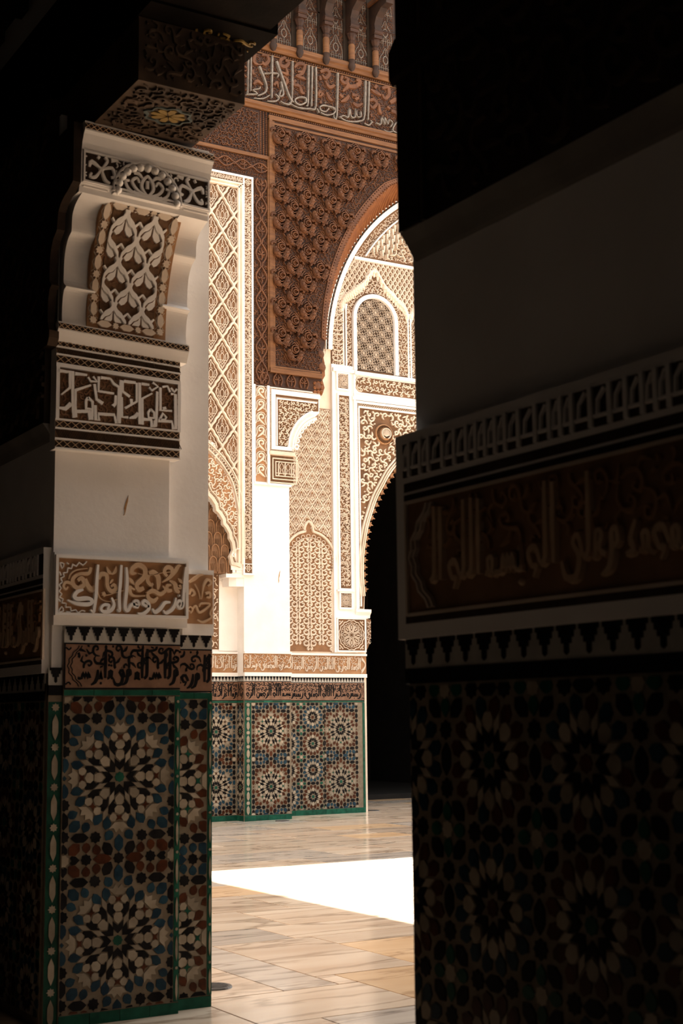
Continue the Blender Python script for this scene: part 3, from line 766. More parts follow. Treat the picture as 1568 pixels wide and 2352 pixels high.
# ---- the near gallery: piers, back wall, ceiling, storey above
wl = struct('wall_left', (0, 7.47, 0), 0, 'white plastered courtyard pier with tiled foot')
obj('pier_body', MB().extrv([(2.655, 0), (3.344, 0), (3.344, -.07), (3.628, -.07), (3.628, -5.0), (2.655, -5.0)], 0, 5.05), 'plaster', wl)
wr = struct('wall_right', (2.67, 3.93, 0), -PI / 2, 'shaded white gallery pier with tiled foot')
obj('pier_body', MB().extrv([(0, 0), (8, 0), (8, -.95), (0, -.95)], 0, 5.05), 'plaster', wr)
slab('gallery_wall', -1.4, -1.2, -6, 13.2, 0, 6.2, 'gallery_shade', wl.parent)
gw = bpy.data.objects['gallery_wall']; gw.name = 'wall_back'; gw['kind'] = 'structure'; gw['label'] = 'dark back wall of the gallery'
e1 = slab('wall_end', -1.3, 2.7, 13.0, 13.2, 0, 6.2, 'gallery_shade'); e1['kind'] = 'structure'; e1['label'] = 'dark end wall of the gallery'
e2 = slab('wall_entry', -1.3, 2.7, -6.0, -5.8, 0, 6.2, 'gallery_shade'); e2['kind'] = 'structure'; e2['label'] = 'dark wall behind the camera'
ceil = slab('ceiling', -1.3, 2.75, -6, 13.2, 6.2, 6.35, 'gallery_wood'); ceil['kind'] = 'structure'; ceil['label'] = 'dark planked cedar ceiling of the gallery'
k = 4.4
while k < 12.6:
    slab('ceiling_beam', -1.2, 2.7, k, k + .14, 6.05, 6.2, 'gallery_wood_light' if False else 'gallery_wood', ceil)
    k += .48
up = struct('wall_upper', (0, 0, 0), 0, 'upper storey wall over the gallery arcade')
slab('upper_storey', 2.75, 3.55, -6, 12.5, 5.85, 12.2, 'plaster', up)
slab('upper_eave', 2.4, 4.5, -6, 26, 12.0, 12.2, 'gallery_wood', up)
slab('upper_storey', 2.655, 3.628, 12.47, 21, 0, 12.1, 'plaster', up)

so = struct('wall_south_added', (0, 0, 0), 0, 'added unseen dark wall that keeps courtyard light off the near left pier')  # unseen wall added to cut the light reaching the left pier
slab('cedar_front', 3.7, 25.0, 3.2, 3.9, 0, 12.0, 'gallery_wood', so)

# ================================================================== FAR FACADE (s = X, t = height)
LOCF = (0, YF, 0)
LOCR = (0, YF + YR, 0)
LOCN = (0, YF + .25, 0)

# ---- sebka panel with its inscription border
def sebka():
    t = thing('sebka_panel', 'tall pale stucco panel of scalloped lozenge lattice beside the carved cedar', 'stucco panel', LOCF)
    obj('panel_ground', MB().poly([(8.2, 5.75), (8.8, 6.0), (9.35, 6.25), (9.9, 6.0), (10.36, 5.1), (10.36, 10.40), (8.2, 10.40)], 0, .004), 'stucco_ground', t)
    hx, hz, X0, Z0 = .206, .302, 10.235, 9.86
    def ok(x, z):
        if not (8.22 < x < 10.325 and z < 10.36):
            return False
        q = abs(x - 9.35)
        return z > 5.95 - .75 * (q / .95) ** 2.2
    lat, mot = MB(), MB()
    S, MO, LOZ = [], [], []
    for i in range(-11, 3):
        for j in range(-28, 4):
            if (i + j) % 2:
                continue
            cx, cz = X0 + i * hx, Z0 + j * hz      # crossing point: lattice arms to the four neighbours
            if not (8.0 < cx < 10.6 and 4.8 < cz < 10.9):
                continue
            for sx in (-1, 1):
                P, n = [], 6
                for m in range(n + 1):
                    f = m / n
                    off = .020 * abs(math.sin(PI * f * 3)) if 0 < f < 1 else 0
                    P.append((cx + sx * (hx * f - off * .8), cz + hz * f - off * .1 + .012 * math.sin(PI * f)))
                S.append((P, .043))
            # lozenge above this crossing: centre at (cx, cz + hz)
            mx, mz = cx, cz + hz
            loz = [([(0, .235), (.030, .175), (.058, .150), (.066, .105), (.100, .075), (.108, .030), (.118, 0), (.06, -.10), (0, -.205)], .012)]
            loz += xf(loz, 0, 0, 1, 0, True, 1)
            inner = loz + [([(0, .19), (0, .12)], [.006, .016]), (arc(0, .085, .020, 0, 2 * PI, 8), .008),
                           ([(-.028, -.05), (-.034, .02), (0, .062), (.034, .02), (.028, -.05)], .010),
                           ([(-.062, -.06), (-.058, .03), (-.085, .07), (-.10, .02), (-.085, -.02)], .009), ([(.062, -.06), (.058, .03), (.085, .07), (.10, .02), (.085, -.02)], .009),
                           ([(-.085, -.055), (.085, -.055)], .009), (arc(0, -.092, .020, 0, 2 * PI, 8), .008), ([(-.04, -.05), (-.036, -.11)], .010), ([(.04, -.05), (.036, -.11)], .010), ([(0, -.11), (.02, -.145), (0, -.18)], .008), ([(0, -.11), (-.02, -.145), (0, -.18)], .008)]
            if all(ok(mx + a, mz + b) for a, b in ((0, .24), (.12, 0), (-.12, 0), (0, -.21))):
                if not LOZ:
                    LOZ.append(MB().ribs(inner, .014, .004, 2).mesh('lozenge_filling', 'stucco'))
                obj('lozenge_filling', LOZ[0], '', t, loc=(mx, 0, mz))
            else:
                MO += xf(inner, mx, mz, 1.0, 0, False, 1.0)
    lat.ribs(clip(S, ok), .035, .004, 2)
    mot.ribs(clip(MO, ok), .014, .004, 2)
    obj('sebka_lattice', lat, 'stucco', t)
    obj('cut_lozenge_fillings', mot, 'stucco', t)
    fr = MB()
    fr.extrv([(10.30, 0), (10.31, .05), (10.335, .05), (10.34, .035), (10.36, .035), (10.365, .06), (10.395, .06), (10.395, 0)], 4.05, 10.44)
    fr.extr([(0, 10.36), (.05, 10.37), (.05, 10.395), (.035, 10.40), (.035, 10.42), (.06, 10.425), (.06, 10.455), (0, 10.455)], 8.2, 10.395)
    obj('moulded_frame', fr, 'plaster_warm', t)
    # cusped arch rim with a row of scallops
    rim = MB()
    for sg in (1, -1):
        X = lambda P: [(9.35 + sg * (x - 9.35), z) for x, z in P]
        rim.rib(X([(x, z) for x, z in NICHE[2:]]), .075, .055, 0, 1, .75)
        rim.rib(X([(x + .05, z + .05) for x, z in NICHE[4:]]), .022, .065, 0, 2)
        curve = [(10.345, 4.10), (10.345, 4.6), (10.315, 4.95), (10.22, 5.35), (10.05, 5.62), (9.85, 5.82), (9.60, 6.00), (9.35, 6.12)]
        rim.rib(X(curve), .028, .05, 0, 4)
        C = resample(curve, 6)
        for a in range(3, len(C) - 1, 1):
            p = C[a]
            rim.rib(X(arc(p[0] + .035, p[1] + .03, .026, -.6, 2.6, 5)), .013, .04, 0, 2)
        rim.rib(X([(x + .075, z + .06) for x, z in curve]), .030, .05, 0, 4)
    obj('arch_rim', rim, 'stucco', t)
    g = MB()
    sp = [(x + .03, z + .05) for x, z in NICHE[5:]] + [(9.35, 6.08)] + [(9.60, 5.97), (9.85, 5.78), (10.05, 5.58), (10.2, 5.33), (10.29, 4.95), (10.32, 4.5)]
    g.poly(sp, .0, .006)
    g.poly([(18.7 - x, z) for x, z in sp], .0, .006)
    obj('arch_spandrel_ground', g, 'stucco_orange', t)
    def insp(x, z):
        q = abs(x - 9.35)
        lo = np.interp(q, [0, .15, .5, .75, .87], [5.75, 5.5, 5.1, 4.75, 4.45])
        hi = np.interp(q, [0, .25, .5, .7, .85, .95], [6.05, 5.93, 5.76, 5.55, 5.3, 4.9])
        return lo < z < hi
    obj('arch_scrolls', MB().ribs(hookfill(8.4, 10.3, 4.4, 6.1, .125, 7, 1.1, insp), .022, .006), 'stucco', t)
    # small scroll bracket at the foot of the arch
    obj('arch_foot', MB().box(10.19, 10.40, 3.96, 4.05, -.2, .02).box(10.22, 10.40, 3.92, 3.97, -.2, .01).rib(arc(10.225, 4.20, .03, 0, 2 * PI, 8), .02, .06).rib([(10.24, 4.16), (10.25, 4.28), (10.33, 4.30)], .02, .06), 'plaster', t)
    return t
sebka()
t = thing('inscription_border', 'narrow upright stucco border of dense script framing the lozenge panel', 'stucco border', LOCF)
obj('border_ground', MB().box(10.41, 10.575, 3.93, 10.575, 0, .02).box(8.2, 10.41, 10.46, 10.575, 0, .02), 'stucco_ground', t)
mb = MB()
S = turned(callig(SURA, 6.0, 0.0, 0, .135, .75), 0, 0)
S = [([(10.4275 + .13 + x, 4.15 + y) for x, y in P], w) for P, w in S]
mb.ribs(clip(S, rect(10.425, 10.56, 4.12, 10.40)), .018, .02, 2, 1.15)
mb.ribs(hookfill(10.425, 10.56, 4.14, 10.42, .062, 3, .9), .013, .02, 2)
mb.ribs(callig(SURA, 10.38, 8.2, 10.475, 10.56, .75), .016, .02, 2, 1.2)
mb.ribs(hookfill(8.2, 10.40, 10.475, 10.56, .05, 4, .9), .012, .02, 2)
for z in (4.0, 10.50):
    for a in range(4):
        mb.rib(rot([(0, .012), (.022, .035), (0, .058), (-.022, .035), (0, .012)], a * PI / 2, 10.4925, z), .012, .02, .02, 2)
obj('border_script', mb, 'stucco', t)
mb = MB().box(10.40, 10.425, 3.90, 10.59, 0, .045).box(10.56, 10.59, 3.90, 10.60, 0, .045).box(8.2, 10.59, 10.565, 10.60, 0, .045).box(10.395, 10.60, 3.885, 3.915, 0, .05).box(10.43, 10.56, 4.06, 4.07, 0, .04)
obj('border_fillets', mb, 'plaster', t)

# ---- niche below: stalactite hood, carved back panel, jamb
t = thing('stalactite_niche', 'shaded niche with brown stalactite vault and carved back panel', 'niche', LOCF)
obj('vault_ground', MB().box(8.3, 10.42, 4.0, 5.9, -.25, -.235), 'stucco_ground', t)  # dark tone stands in for the shade of a deeper niche
for j in range(7):
    z0, dd = 4.00 + j * .20, -.03 - j * .028
    for i in range(13):
        x = 10.21 - j * .03 - i * .165 - (j % 2) * .083
        if x < 8.5 + j * .03:
            continue
        P = [(x - .075, z0 - .10), (x + .075, z0 - .10), (x + .078, z0 + .06)] + arc(x, z0 + .06, .078, 0, PI, 8, .12)[1:-1] + [(x - .078, z0 + .06)]
        c = obj('stalactite', MB().poly(P, -.24, dd + .02), 'stucco_ground', t)
        obj('stalactite_rib', MB().rib([(x - .07, z0 - .08), (x - .066, z0 + .06)] + arc(x, z0 + .06, .066, PI, 0, 6, .10)[1:-1] + [(x + .066, z0 + .06), (x + .07, z0 - .08)], .018, .02, dd + .02, 2), 'net_ground', c)
        for k in (-.03, .0, .03):
            obj('stalactite_flute', MB().rib([(x + k * .4, z0 - .09), (x + k, z0 + .05)], [.006, .014], .012, dd + .02, 1), 'stucco_ground', c)
obj('carved_back_ground', MB().box(8.55, 10.10, 2.70, 3.95, -.25, -.24).poly([(8.6, 3.95), (10.08, 3.95), (10.05, 4.12), (9.96, 4.30), (9.86, 4.36), (9.80, 4.5), (8.9, 4.5)], -.25, -.24), 'stucco_ground', t)
obj('carved_back_scrolls', MB().ribs(hookfill(8.6, 10.08, 2.72, 4.05, .16, 12, .62), .02, -.24).rib([(10.10, 3.95), (10.06, 4.14), (9.96, 4.30), (9.88, 4.35), (9.84, 4.48), (9.76, 4.55)], .03, .03, -.24), 'stucco', t)
obj('jamb_pilaster', MB().box(10.10, 10.45, 2.68, 3.80, -.3, -.235), 'plaster', t)
obj('jamb_impost', MB().extrv([(10.12, -.24), (10.12, -.02), (10.43, .012), (10.43, -.24)], 3.84, 3.93).extrv([(10.16, -.24), (10.20, -.08), (10.30, -.02), (10.43, -.005), (10.43, -.24)], 3.70, 3.84), 'plaster', t)

# ---- pilaster: upright S-scroll strip, plain shaft, small spandrel and script box
t = thing('scroll_strip', 'upright stucco strip of large alternating S scrolls above the white pilaster', 'stucco panel', LOCF)
obj('strip_ground', MB().box(10.62, 10.85, 5.44, 7.03, 0, .008), 'stucco_orange', t)
mb = MB()
z, k = 6.92, 0
while z > 5.40:
    m = -1 if k % 2 else 1
    S = [([(.07 * m, -.10), (.02 * m, -.06), (-.035 * m, -.01), (-.045 * m, .045), (0, .075), (.04 * m, .05), (.035 * m, .01), (.0, .015)], [.012, .034, .04, .036, .034, .032, .028, .022]),
         ([(-.10, -.09), (-.075, -.02), (-.08, .05), (-.03, .10), (.04, .10), (.075, .06)], [.014, .016, .014, .016, .014, .012]), ([(.10, -.10), (.075, -.03), (.085, .03), (.10, .06)], [.016, .014, .014, .01]), ([(-.03 * m, -.03), (-.07 * m, -.06)], [.02, .012])]
    obj('scroll', MB().ribs(clip(xf(S, 10.735, z, 1.0, 0, False, 1.0), rect(10.625, 10.845, 5.45, 7.02)), .028, .008, 3, 1.05), 'stucco', t)
    z -= .218; k += 1
obj('strip_fillets', MB().box(10.60, 10.625, 5.40, 7.05, 0, .04).box(10.845, 10.885, 5.40, 7.05, 0, .045).box(10.60, 11.30, 5.385, 5.42, 0, .03), 'plaster', t)

t = thing('half_arch_spandrel', 'stucco spandrel with quarter arch under the cedar bracket', 'stucco panel', LOCF)
SPI = lambda x, z: 11.07 < x < 11.80 and 6.07 < z < 6.84 and (x - 11.98) ** 2 + (z - 6.02) ** 2 > .74 ** 2 and (x < 11.30 or z > 6.1)
obj('spandrel_ground', MB().poly([(10.90, 5.98), (11.24, 5.98)] + arc(11.98, 6.02, .74, PI, PI * .62, 8) + [(11.84, 6.72), (11.84, 7.03), (10.90, 7.03)], 0, .006), 'stucco_ground', t)
obj('spandrel_scrolls', MB().ribs(hookfill(11.07, 11.80, 6.07, 6.84, .098, 21, .95, SPI), .022, .006), 'stucco', t)
mb = MB()
mb.box(10.925, 11.0, 5.99, 7.0, .006, .04).box(11.0, 11.86, 6.925, 7.0, .006, .04).box(11.0, 11.30, 5.99, 6.05, .006, .04)
mb.box(11.02, 11.04, 6.06, 6.86, .006, .035).box(11.02, 11.80, 6.845, 6.865, .006, .035)
mb.rib(arc(11.98, 6.02, .655, PI, PI * .60, 10), .035, .045, 0, 2).rib(arc(11.98, 6.02, .735, PI, PI * .62, 10), .03, .045, 0, 2).rib(arc(11.98, 6.02, .60, PI, PI * .60, 10), .06, .02, 0, 2)
for a in np.linspace(PI * .97, PI * .66, 7):
    mb.rib(arc(11.98 + .585 * math.cos(a), 6.02 + .585 * math.sin(a), .032, a + 1.2, a + 5.0, 6), .02, .05, 0, 2)
mb.rib(arc(11.39, 6.06, .04, 0, 5.5, 9), .028, .06, 0, 2)
mb2 = MB()
hatch(mb2, 10.895, 10.92, 5.97, 7.02, .006, .02, .006); hatch(mb2, 10.92, 11.86, 7.0, 7.025, .006, .02, .006); hatch(mb2, 10.92, 11.36, 5.965, 5.99, .006, .02, .006); hatch(mb2, 11.0, 11.02, 6.06, 6.87, .005, .02, .006); hatch(mb2, 11.02, 11.82, 6.865, 6.885, .005, .02, .006)
obj('spandrel_mouldings', mb, 'plaster', t)
obj('lozenge_hatching', mb2, 'stucco', t)

t = thing('script_box', 'small framed stucco box of knotted upright script under the quarter arch', 'stucco panel', LOCF)
obj('box_ground', MB().box(10.89, 11.35, 5.44, 5.90, 0, .006), 'brown_ground', t)
mb = MB()
frame(mb, 10.885, 11.40, 5.43, 5.91, .018, 0, .03); frame(mb, 10.945, 11.42, 5.49, 5.85, .016, 0, .03); frame(mb, 11.0, 11.44, 5.545, 5.795, .014, 0, .03)
mb.box(10.88, 11.36, 5.90, 5.96, 0, .06)
for x in (11.06, 11.18, 11.30):
    mb.rib([(x, 5.56), (x, 5.74), (x + .01, 5.78)], .02, .03, 0, 1)
    mb.rib([(x + .02, 5.58), (x + .045, 5.66), (x + .02, 5.70), (x + .06, 5.77), (x + .10, 5.70), (x + .075, 5.66), (x + .10, 5.58)], .011, .025, 0, 2)
mb.rib([(11.02, 5.60), (11.34, 5.60)], .012, .025, 0, 1)
obj('box_frames_and_script', mb, 'stucco', t)

mb = MB().poly([(11.06, 3.78), (11.072, 3.81), (11.068, 3.86), (11.082, 3.90), (11.085, 3.94), (11.092, 3.99), (11.078, 3.96), (11.066, 3.91), (11.058, 3.85)], 0, .004)
o = obj('plaster_scar', mb, 'damage', far)

# ---- recess wall: lozenge net, blind arch of palmettes
t = thing('lozenge_net_panel', 'fine stucco net of leafy lozenges on the recessed wall', 'stucco panel', LOCR)
NET = lambda x, z: 11.2 < x < 12.415 and z < 6.92 and z > 4.0 and (x - 11.99) ** 2 + (z - 4.27) ** 2 > .53 ** 2 and abs(x - 11.96) + max(0, z - 4.95) * 3 > .05
obj('net_ground', MB().box(11.1, 12.425, 4.0, 6.93, 0, .006), 'net_ground', t)
cell = [([(0, .155), (.035, .115), (.062, .085), (.070, .045), (.105, .0), (.07, -.06), (.03, -.10), (0, -.155)], .013)]
cell += xf(cell, 0, 0, 1, 0, True, 1)
cell += [([(0, .11), (.03, .06), (.035, .0), (0, -.06)], .010), ([(0, .11), (-.03, .06), (-.035, .0), (0, -.06)], .010), ([(0, .05), (0, -.03)], .016), ([(0, -.06), (.05, -.03), (.066, .01), (.048, .03)], [.012, .012, .012, .016]), ([(0, -.06), (-.05, -.03), (-.066, .01), (-.048, .03)], [.012, .012, .012, .016]), ([(0, -.06), (.02, -.09), (0, -.12)], .009), ([(0, -.06), (-.02, -.09), (0, -.12)], .009), ([(.095, .10), (.075, .13), (.095, .155)], .011), ([(-.095, .10), (-.075, .13), (-.095, .155)], .011)]
S = []
m_net = MB().ribs(cell, .02, .006, 2, 1.2).mesh('net_lozenge', 'stucco')
for i in range(-7, 3):
    for j in range(-19, 3):
        if (i + j) % 2 == 0:
            cx, cz = 12.36 + i * .1065, 6.72 + j * .152
            if all(NET(cx + a, cz + b) for a, b in ((0, .16), (.105, 0), (-.105, 0), (0, -.16), (.1, .15), (-.1, .15), (.06, -.08), (-.06, -.08))):
                obj('net_lozenge', m_net, '', t, loc=(cx, 0, cz))
            else:
                S += xf(cell, cx, cz, 1.0, 0, False, 1.0)
obj('cut_net_lozenges', MB().ribs(clip(S, NET), .02, .006, 2, 1.2), 'stucco', t)

t = thing('palmette_niche', 'blind arch filled with rows of curling palmettes on the recessed wall', 'stucco panel', LOCR)
IN = lambda x, z: 11.3 < x < 12.40 and z > 2.73 and (z < 4.20 or (x - 11.99) ** 2 + (z - 4.24) ** 2 < .40 ** 2) and (x > 11.3) and (z < 3.95 or abs(x - 11.99) < .40)
obj('palmette_ground', MB().poly([(11.3, 2.71), (12.41, 2.71), (12.41, 3.98), (12.37, 4.05)] + arc(11.99, 4.24, .40, .1, PI, 16) + [(11.59, 4.0), (11.3, 4.0)], 0, .012), 'net_ground', t)
pal = [([(0, .095), (.028, .06), (.018, -.01), (.045, -.055), (.030, -.085), (.012, -.055)], [.01, .018, .02, .022, .022, .012]), ([(.022, .01), (.060, -.015), (.105, .0), (.115, .04), (.088, .052), (.078, .03)], [.012, .024, .02, .018, .016, .01]), ([(.03, .055), (.070, .065), (.10, .085)], [.012, .02, .012])]
pal += xf(pal, 0, 0, 1, 0, True, 1)
S = []
m_pal = MB().ribs(pal, .026, .012, 2, 1.5).mesh('palmette', 'stucco')
for i in range(-3, 3):
    for j in range(0, 11):
        cx, cz = 11.97 + i * .2255, 2.82 + j * .1865 + (.093 if i % 2 else 0)
        if all(IN(cx + a, cz + b) for a, b in ((0, .1), (.116, 0), (-.116, 0), (0, -.086), (.1, .09), (-.1, .09), (.05, -.09), (-.05, -.09))):
            obj('palmette', m_pal, '', t, loc=(cx, 0, cz))
        else:
            S += xf(pal, cx, cz, 1.0, 0, False, 1.0)
obj('cut_palmettes', MB().ribs(clip(S, IN), .026, .012, 2, 1.5), 'stucco', t)
mb = MB()
mb.rib(arc(11.99, 4.24, .405, .1, PI, 18), .016, .03, .0, 1)
for a in np.linspace(-.35, PI, 15):
    mb.rib(arc(11.99 + .43 * math.cos(a), 4.24 + .43 * math.sin(a), .034, a - 1.9, a + 1.9, 6), .012, .03, 0, 1)
mb.rib([(12.41, 3.98), (12.455, 4.12), (12.485, 4.30)] + arc(11.99, 4.26, .50, .12, 1.40, 7) + [(12.055, 4.78), (12.035, 4.86), (11.97, 4.93), (11.905, 4.86), (11.885, 4.78)] + arc(11.99, 4.26, .50, 1.75, PI, 7), .055, .035, 0, 2)
mb.box(12.40, 12.455, 2.70, 4.0, 0, .03)
obj('cusped_rim', mb, 'stucco', t)

# ---- upright pilaster strip with script, squares and rosettes
t = thing('script_pilaster', 'tall slender stucco strip of upright script left of the dark doorway', 'stucco panel', LOCR)
obj('strip_body', MB().box(12.445, 12.92, 2.70, 7.75, 0, .03), 'plaster', t)
obj('script_ground', MB().box(12.575, 12.79, 3.80, 7.20, .03, .034), 'stucco_ground', t)
S = turned(callig(VERSE, 3.4, 0.0, 0, .19, .78), 0, 0)
S = [([(12.775 + x, 3.90 + y) for x, y in P], w) for P, w in S]
mb = MB().ribs(clip(S, rect(12.585, 12.78, 3.86, 7.14)), .024, .034, 2, 1.1)
mb.ribs(hookfill(12.585, 12.78, 3.83, 7.17, .085, 31, .85), .018, .034, 2)
obj('script', mb, 'stucco', t)
mb = MB()
frame(mb, 12.545, 12.82, 3.77, 7.23, .03, .03, .06); frame(mb, 12.545, 12.82, 3.44, 3.745, .03, .03, .06); frame(mb, 12.53, 12.80, 7.29, 7.62, .03, .03, .06)
mb.box(12.44, 12.475, 2.70, 7.6, .03, .06).box(12.885, 12.92, 3.44, 7.6, .03, .06).box(12.50, 12.84, 3.745, 3.775, .03, .075).box(12.46, 12.95, 7.62, 7.68, .03, .07)
obj('strip_fillets', mb, 'plaster', t)
def rosette(parent, cx, cz, r, b, n=8):
    mb = MB()
    P = []
    for i in range(33):
        a = 2 * PI * i / 32
        P.append((cx + (r + (.05 * r if i % 2 else -.02 * r)) * math.cos(a), cz + (r + (.05 * r if i % 2 else -.02 * r)) * math.sin(a)))
    mb.rib(P, .07 * r, .02, b, 1)
    mb.rib(arc(cx, cz, r * .86, 0, 2 * PI, 28), .04 * r, .02, b, 1)
    for k in range(n):
        a = 2 * PI * k / n
        mb.rib(rot([(0, .18 * r), (.13 * r, .45 * r), (.15 * r, .62 * r), (0, .80 * r), (-.15 * r, .62 * r), (-.13 * r, .45 * r), (0, .18 * r)], a, cx, cz), .055 * r, .02, b, 2)
        mb.rib(rot([(0, .42 * r), (0, .66 * r)], a, cx, cz), .09 * r, .02, b, 1)
        mb.rib(rot([(0, .10 * r), (0, .55 * r), (.10 * r, .80 * r)], a + PI / n, cx, cz), .04 * r, .02, b, 2)
        mb.rib(rot([(0, .55 * r), (-.10 * r, .80 * r)], a + PI / n, cx, cz), .04 * r, .02, b, 1)
    for sx in (-1, 1):
        for sz in (-1, 1):
            mb.rib([(cx + sx * .98 * r, cz + sz * .70 * r), (cx + sx * .84 * r, cz + sz * .84 * r), (cx + sx * .70 * r, cz + sz * .98 * r)], .08 * r, .02, b, 2)
            mb.dome(cx + sx * .93 * r, cz + sz * .93 * r, .07 * r, .02, b, 6, 2)
    obj('rosette', mb, 'stucco', parent)
for z, m in ((3.595, .105), (7.455, .115)):
    obj('rosette_ground', MB().box(12.685 - .112, 12.685 + .112, z - .118, z + .118, .03, .034), 'stucco_ground', t)
    rosette(t, 12.682, z, m, .034)
t = thing('rosette_capital', 'square stucco block with eight-lobed rosette beside the dark doorway', 'stucco panel', LOCR)
obj('block_ground', MB().box(12.515, 13.06, 2.735, 3.27, 0, .034), 'stucco_ground', t)
rosette(t, 12.785, 3.0, .245, .034)
mb = MB(); frame(mb, 12.495, 13.08, 2.71, 3.295, .025, 0, .055)
mb.box(12.47, 13.1, 3.29, 3.34, 0, .06)
obj('block_frame', mb, 'plaster', t)
obj('impost', MB().extr([(-.3, 3.30), (.02, 3.30), (.03, 3.35), (.07, 3.40), (.07, 3.45), (-.3, 3.45)], 12.87, 13.18), 'plaster', t)
obj('doorway_console', MB().poly([(13.10, 2.75), (13.14, 2.82), (13.19, 2.98), (13.19, 3.28), (13.10, 3.28)], -.30, .03), 'stucco_ground', t)
obj('console_scrolls', MB().ribs(hookfill(13.105, 13.185, 2.85, 3.26, .08, 2, .7), .012, .03), 'stucco', t)

# ---- spandrel of the great doorway
t = thing('doorway_spandrel', 'stucco spandrel of curling hooks over the great dark doorway', 'stucco panel', LOCR)
def din(x, z, g=0.0):
    x = min(x, 31.2 - x)
    return not ((x - 16.03) ** 2 + (z - 4.10) ** 2 < (2.96 + g) ** 2 or (z < 4.1 and x > 13.07 - g))
DS = lambda x, z: 13.02 < x < 18.18 and 3.6 < z < 6.99 and din(x, z, .155)
top = [(12.93, 3.47), (13.06, 3.47)] + [(x - .01, z) for x, z in da] + [(15.6, 7.02), (15.6, 7.12), (12.93, 7.12)]
obj('spandrel_ground', MB().poly(top, 0, .008).poly([(31.2 - x, z) for x, z in top], 0, .008), 'stucco_ground', t)
m_h = [MB().ribs(xf(q, 0, 0, .168, 0, mi, .185), .03, .008).mesh('hook_scroll', 'stucco') for q in (HOOK, CURL) for mi in (False, True)]
rnd = random.Random(44)
CUT = []
for j in range(24):
    for i in range(14):
        x, z = 13.10 + (i + (.5 if j % 2 else 0)) * .165, 3.68 + j * .142
        a, k = rnd.choice((0, .8, 1.57, 2.4, 3.14, 4.0, 4.7)) + rnd.uniform(-.2, .2), rnd.randrange(4)
        if (x - 13.52) ** 2 + (z - 6.585) ** 2 < .24 ** 2:
            continue
        if all(DS(x + .08 * math.cos(q), z + .08 * math.sin(q)) for q in np.linspace(0, 6, 8)):
            o = obj('hook_scroll', m_h[k], '', t, loc=(x, 0, z))
            o.rotation_euler = (0, -a, 0)
        else:
            CUT += xf((HOOK, CURL)[k // 2], x, z, .168, a, k % 2 == 1, .185)
obj('cut_hook_scrolls', MB().ribs(clip(CUT, DS), .03, .008), 'stucco', t)
mb = MB()
for sg in (1, -1):
    X = lambda P: [(15.6 + sg * (x - 15.6), z) for x, z in P]
    for g, w, h in ((.115, .030, .05), (.07, .022, .06), (.03, .030, .05)):
        P = [(16.03 + (2.96 + g) * math.cos(a), 4.10 + (2.96 + g) * math.sin(a) + .010 * math.sin(i * 1.2)) for i, a in enumerate(np.linspace(PI + .14, PI - 1.36, 44))]
        mb.rib(X([p for p in P if p[0] < 15.6]), w, h, 0, 1)
    # lappets hanging into the opening
    for i, a in enumerate(np.linspace(PI + .10, PI - 1.36, 34)):
        c = (16.03 + 2.94 * math.cos(a), 4.10 + 2.94 * math.sin(a))
        if c[0] > 15.58:
            continue
        P = X([(c[0] + r_ * math.cos(a + q), c[1] + r_ * math.sin(a + q)) for r_, q in ((0.03, 1.57), (.062, 2.2), (.040, 2.6), (.088, 3.14), (.040, 3.68), (.062, 4.08), (.03, 4.71))])
        obj('lappet', MB().poly(P, -.28, -.02), 'net_ground', t)
obj('arch_rolls', mb, 'plaster_warm', t)
mb = MB().box(12.925, 12.955, 3.46, 7.14, 0, .05).box(12.985, 13.01, 3.5, 7.05, 0, .04).box(12.925, 18.3, 7.10, 7.14, 0, .05).box(12.985, 18.2, 7.02, 7.05, 0, .04)
obj('spandrel_frame', mb, 'plaster', t)
mb = hatch(hatch(MB(), 12.956, 12.985, 3.5, 7.08, .007, .02, .008), 12.985, 18.2, 7.05, 7.09, .007, .02, .008)
obj('lozenge_hatching', mb, 'stucco', t)
t = thing('shell_medallion', 'round ochre medallion with a white shell in the doorway spandrel', 'medallion', LOCR)
mb = MB()
n = 28
vs, fs = [], []
for r_, d in ((.185, .01), (.18, .05), (.165, .055), (.16, .03), (.10, .10), (.085, .115)):
    vs += [(13.52 + r_ * math.cos(2 * PI * i / n), 6.585 + r_ * math.sin(2 * PI * i / n), d) for i in range(n)]
for j in range(5):
    fs += [(j * n + i, j * n + (i + 1) % n, (j + 1) * n + (i + 1) % n, (j + 1) * n + i) for i in range(n)]
mb.add(vs, fs)
obj('cone', mb, 'stucco_orange', t)
mb = MB()
mb.rib(arc(13.52, 6.585, .092, -1.2, PI + 1.2, 20), .018, .03, .10, 1)
for a in np.linspace(-.35, PI + .35, 11):
    mb.rib([(13.52, 6.53), (13.52 + .075 * math.cos(a), 6.59 + .075 * math.sin(a))], [.004, .016], .025, .10, 1)
obj('shell', mb, 'stucco', t)
obj('shell_ground', MB().dome(13.52, 6.585, .09, .01, .10, 16, 2), 'dark_ground', t)
mb = MB()
for i in range(36):
    a = 2 * PI * i / 36
    mb.rib([(13.52 + .115 * math.cos(a), 6.585 + .115 * math.sin(a)), (13.52 + .152 * math.cos(a + .08), 6.585 + .152 * math.sin(a + .08))], .008, .05, .04, 1)
obj('cone_flutes', mb, 'stucco_ground', t)

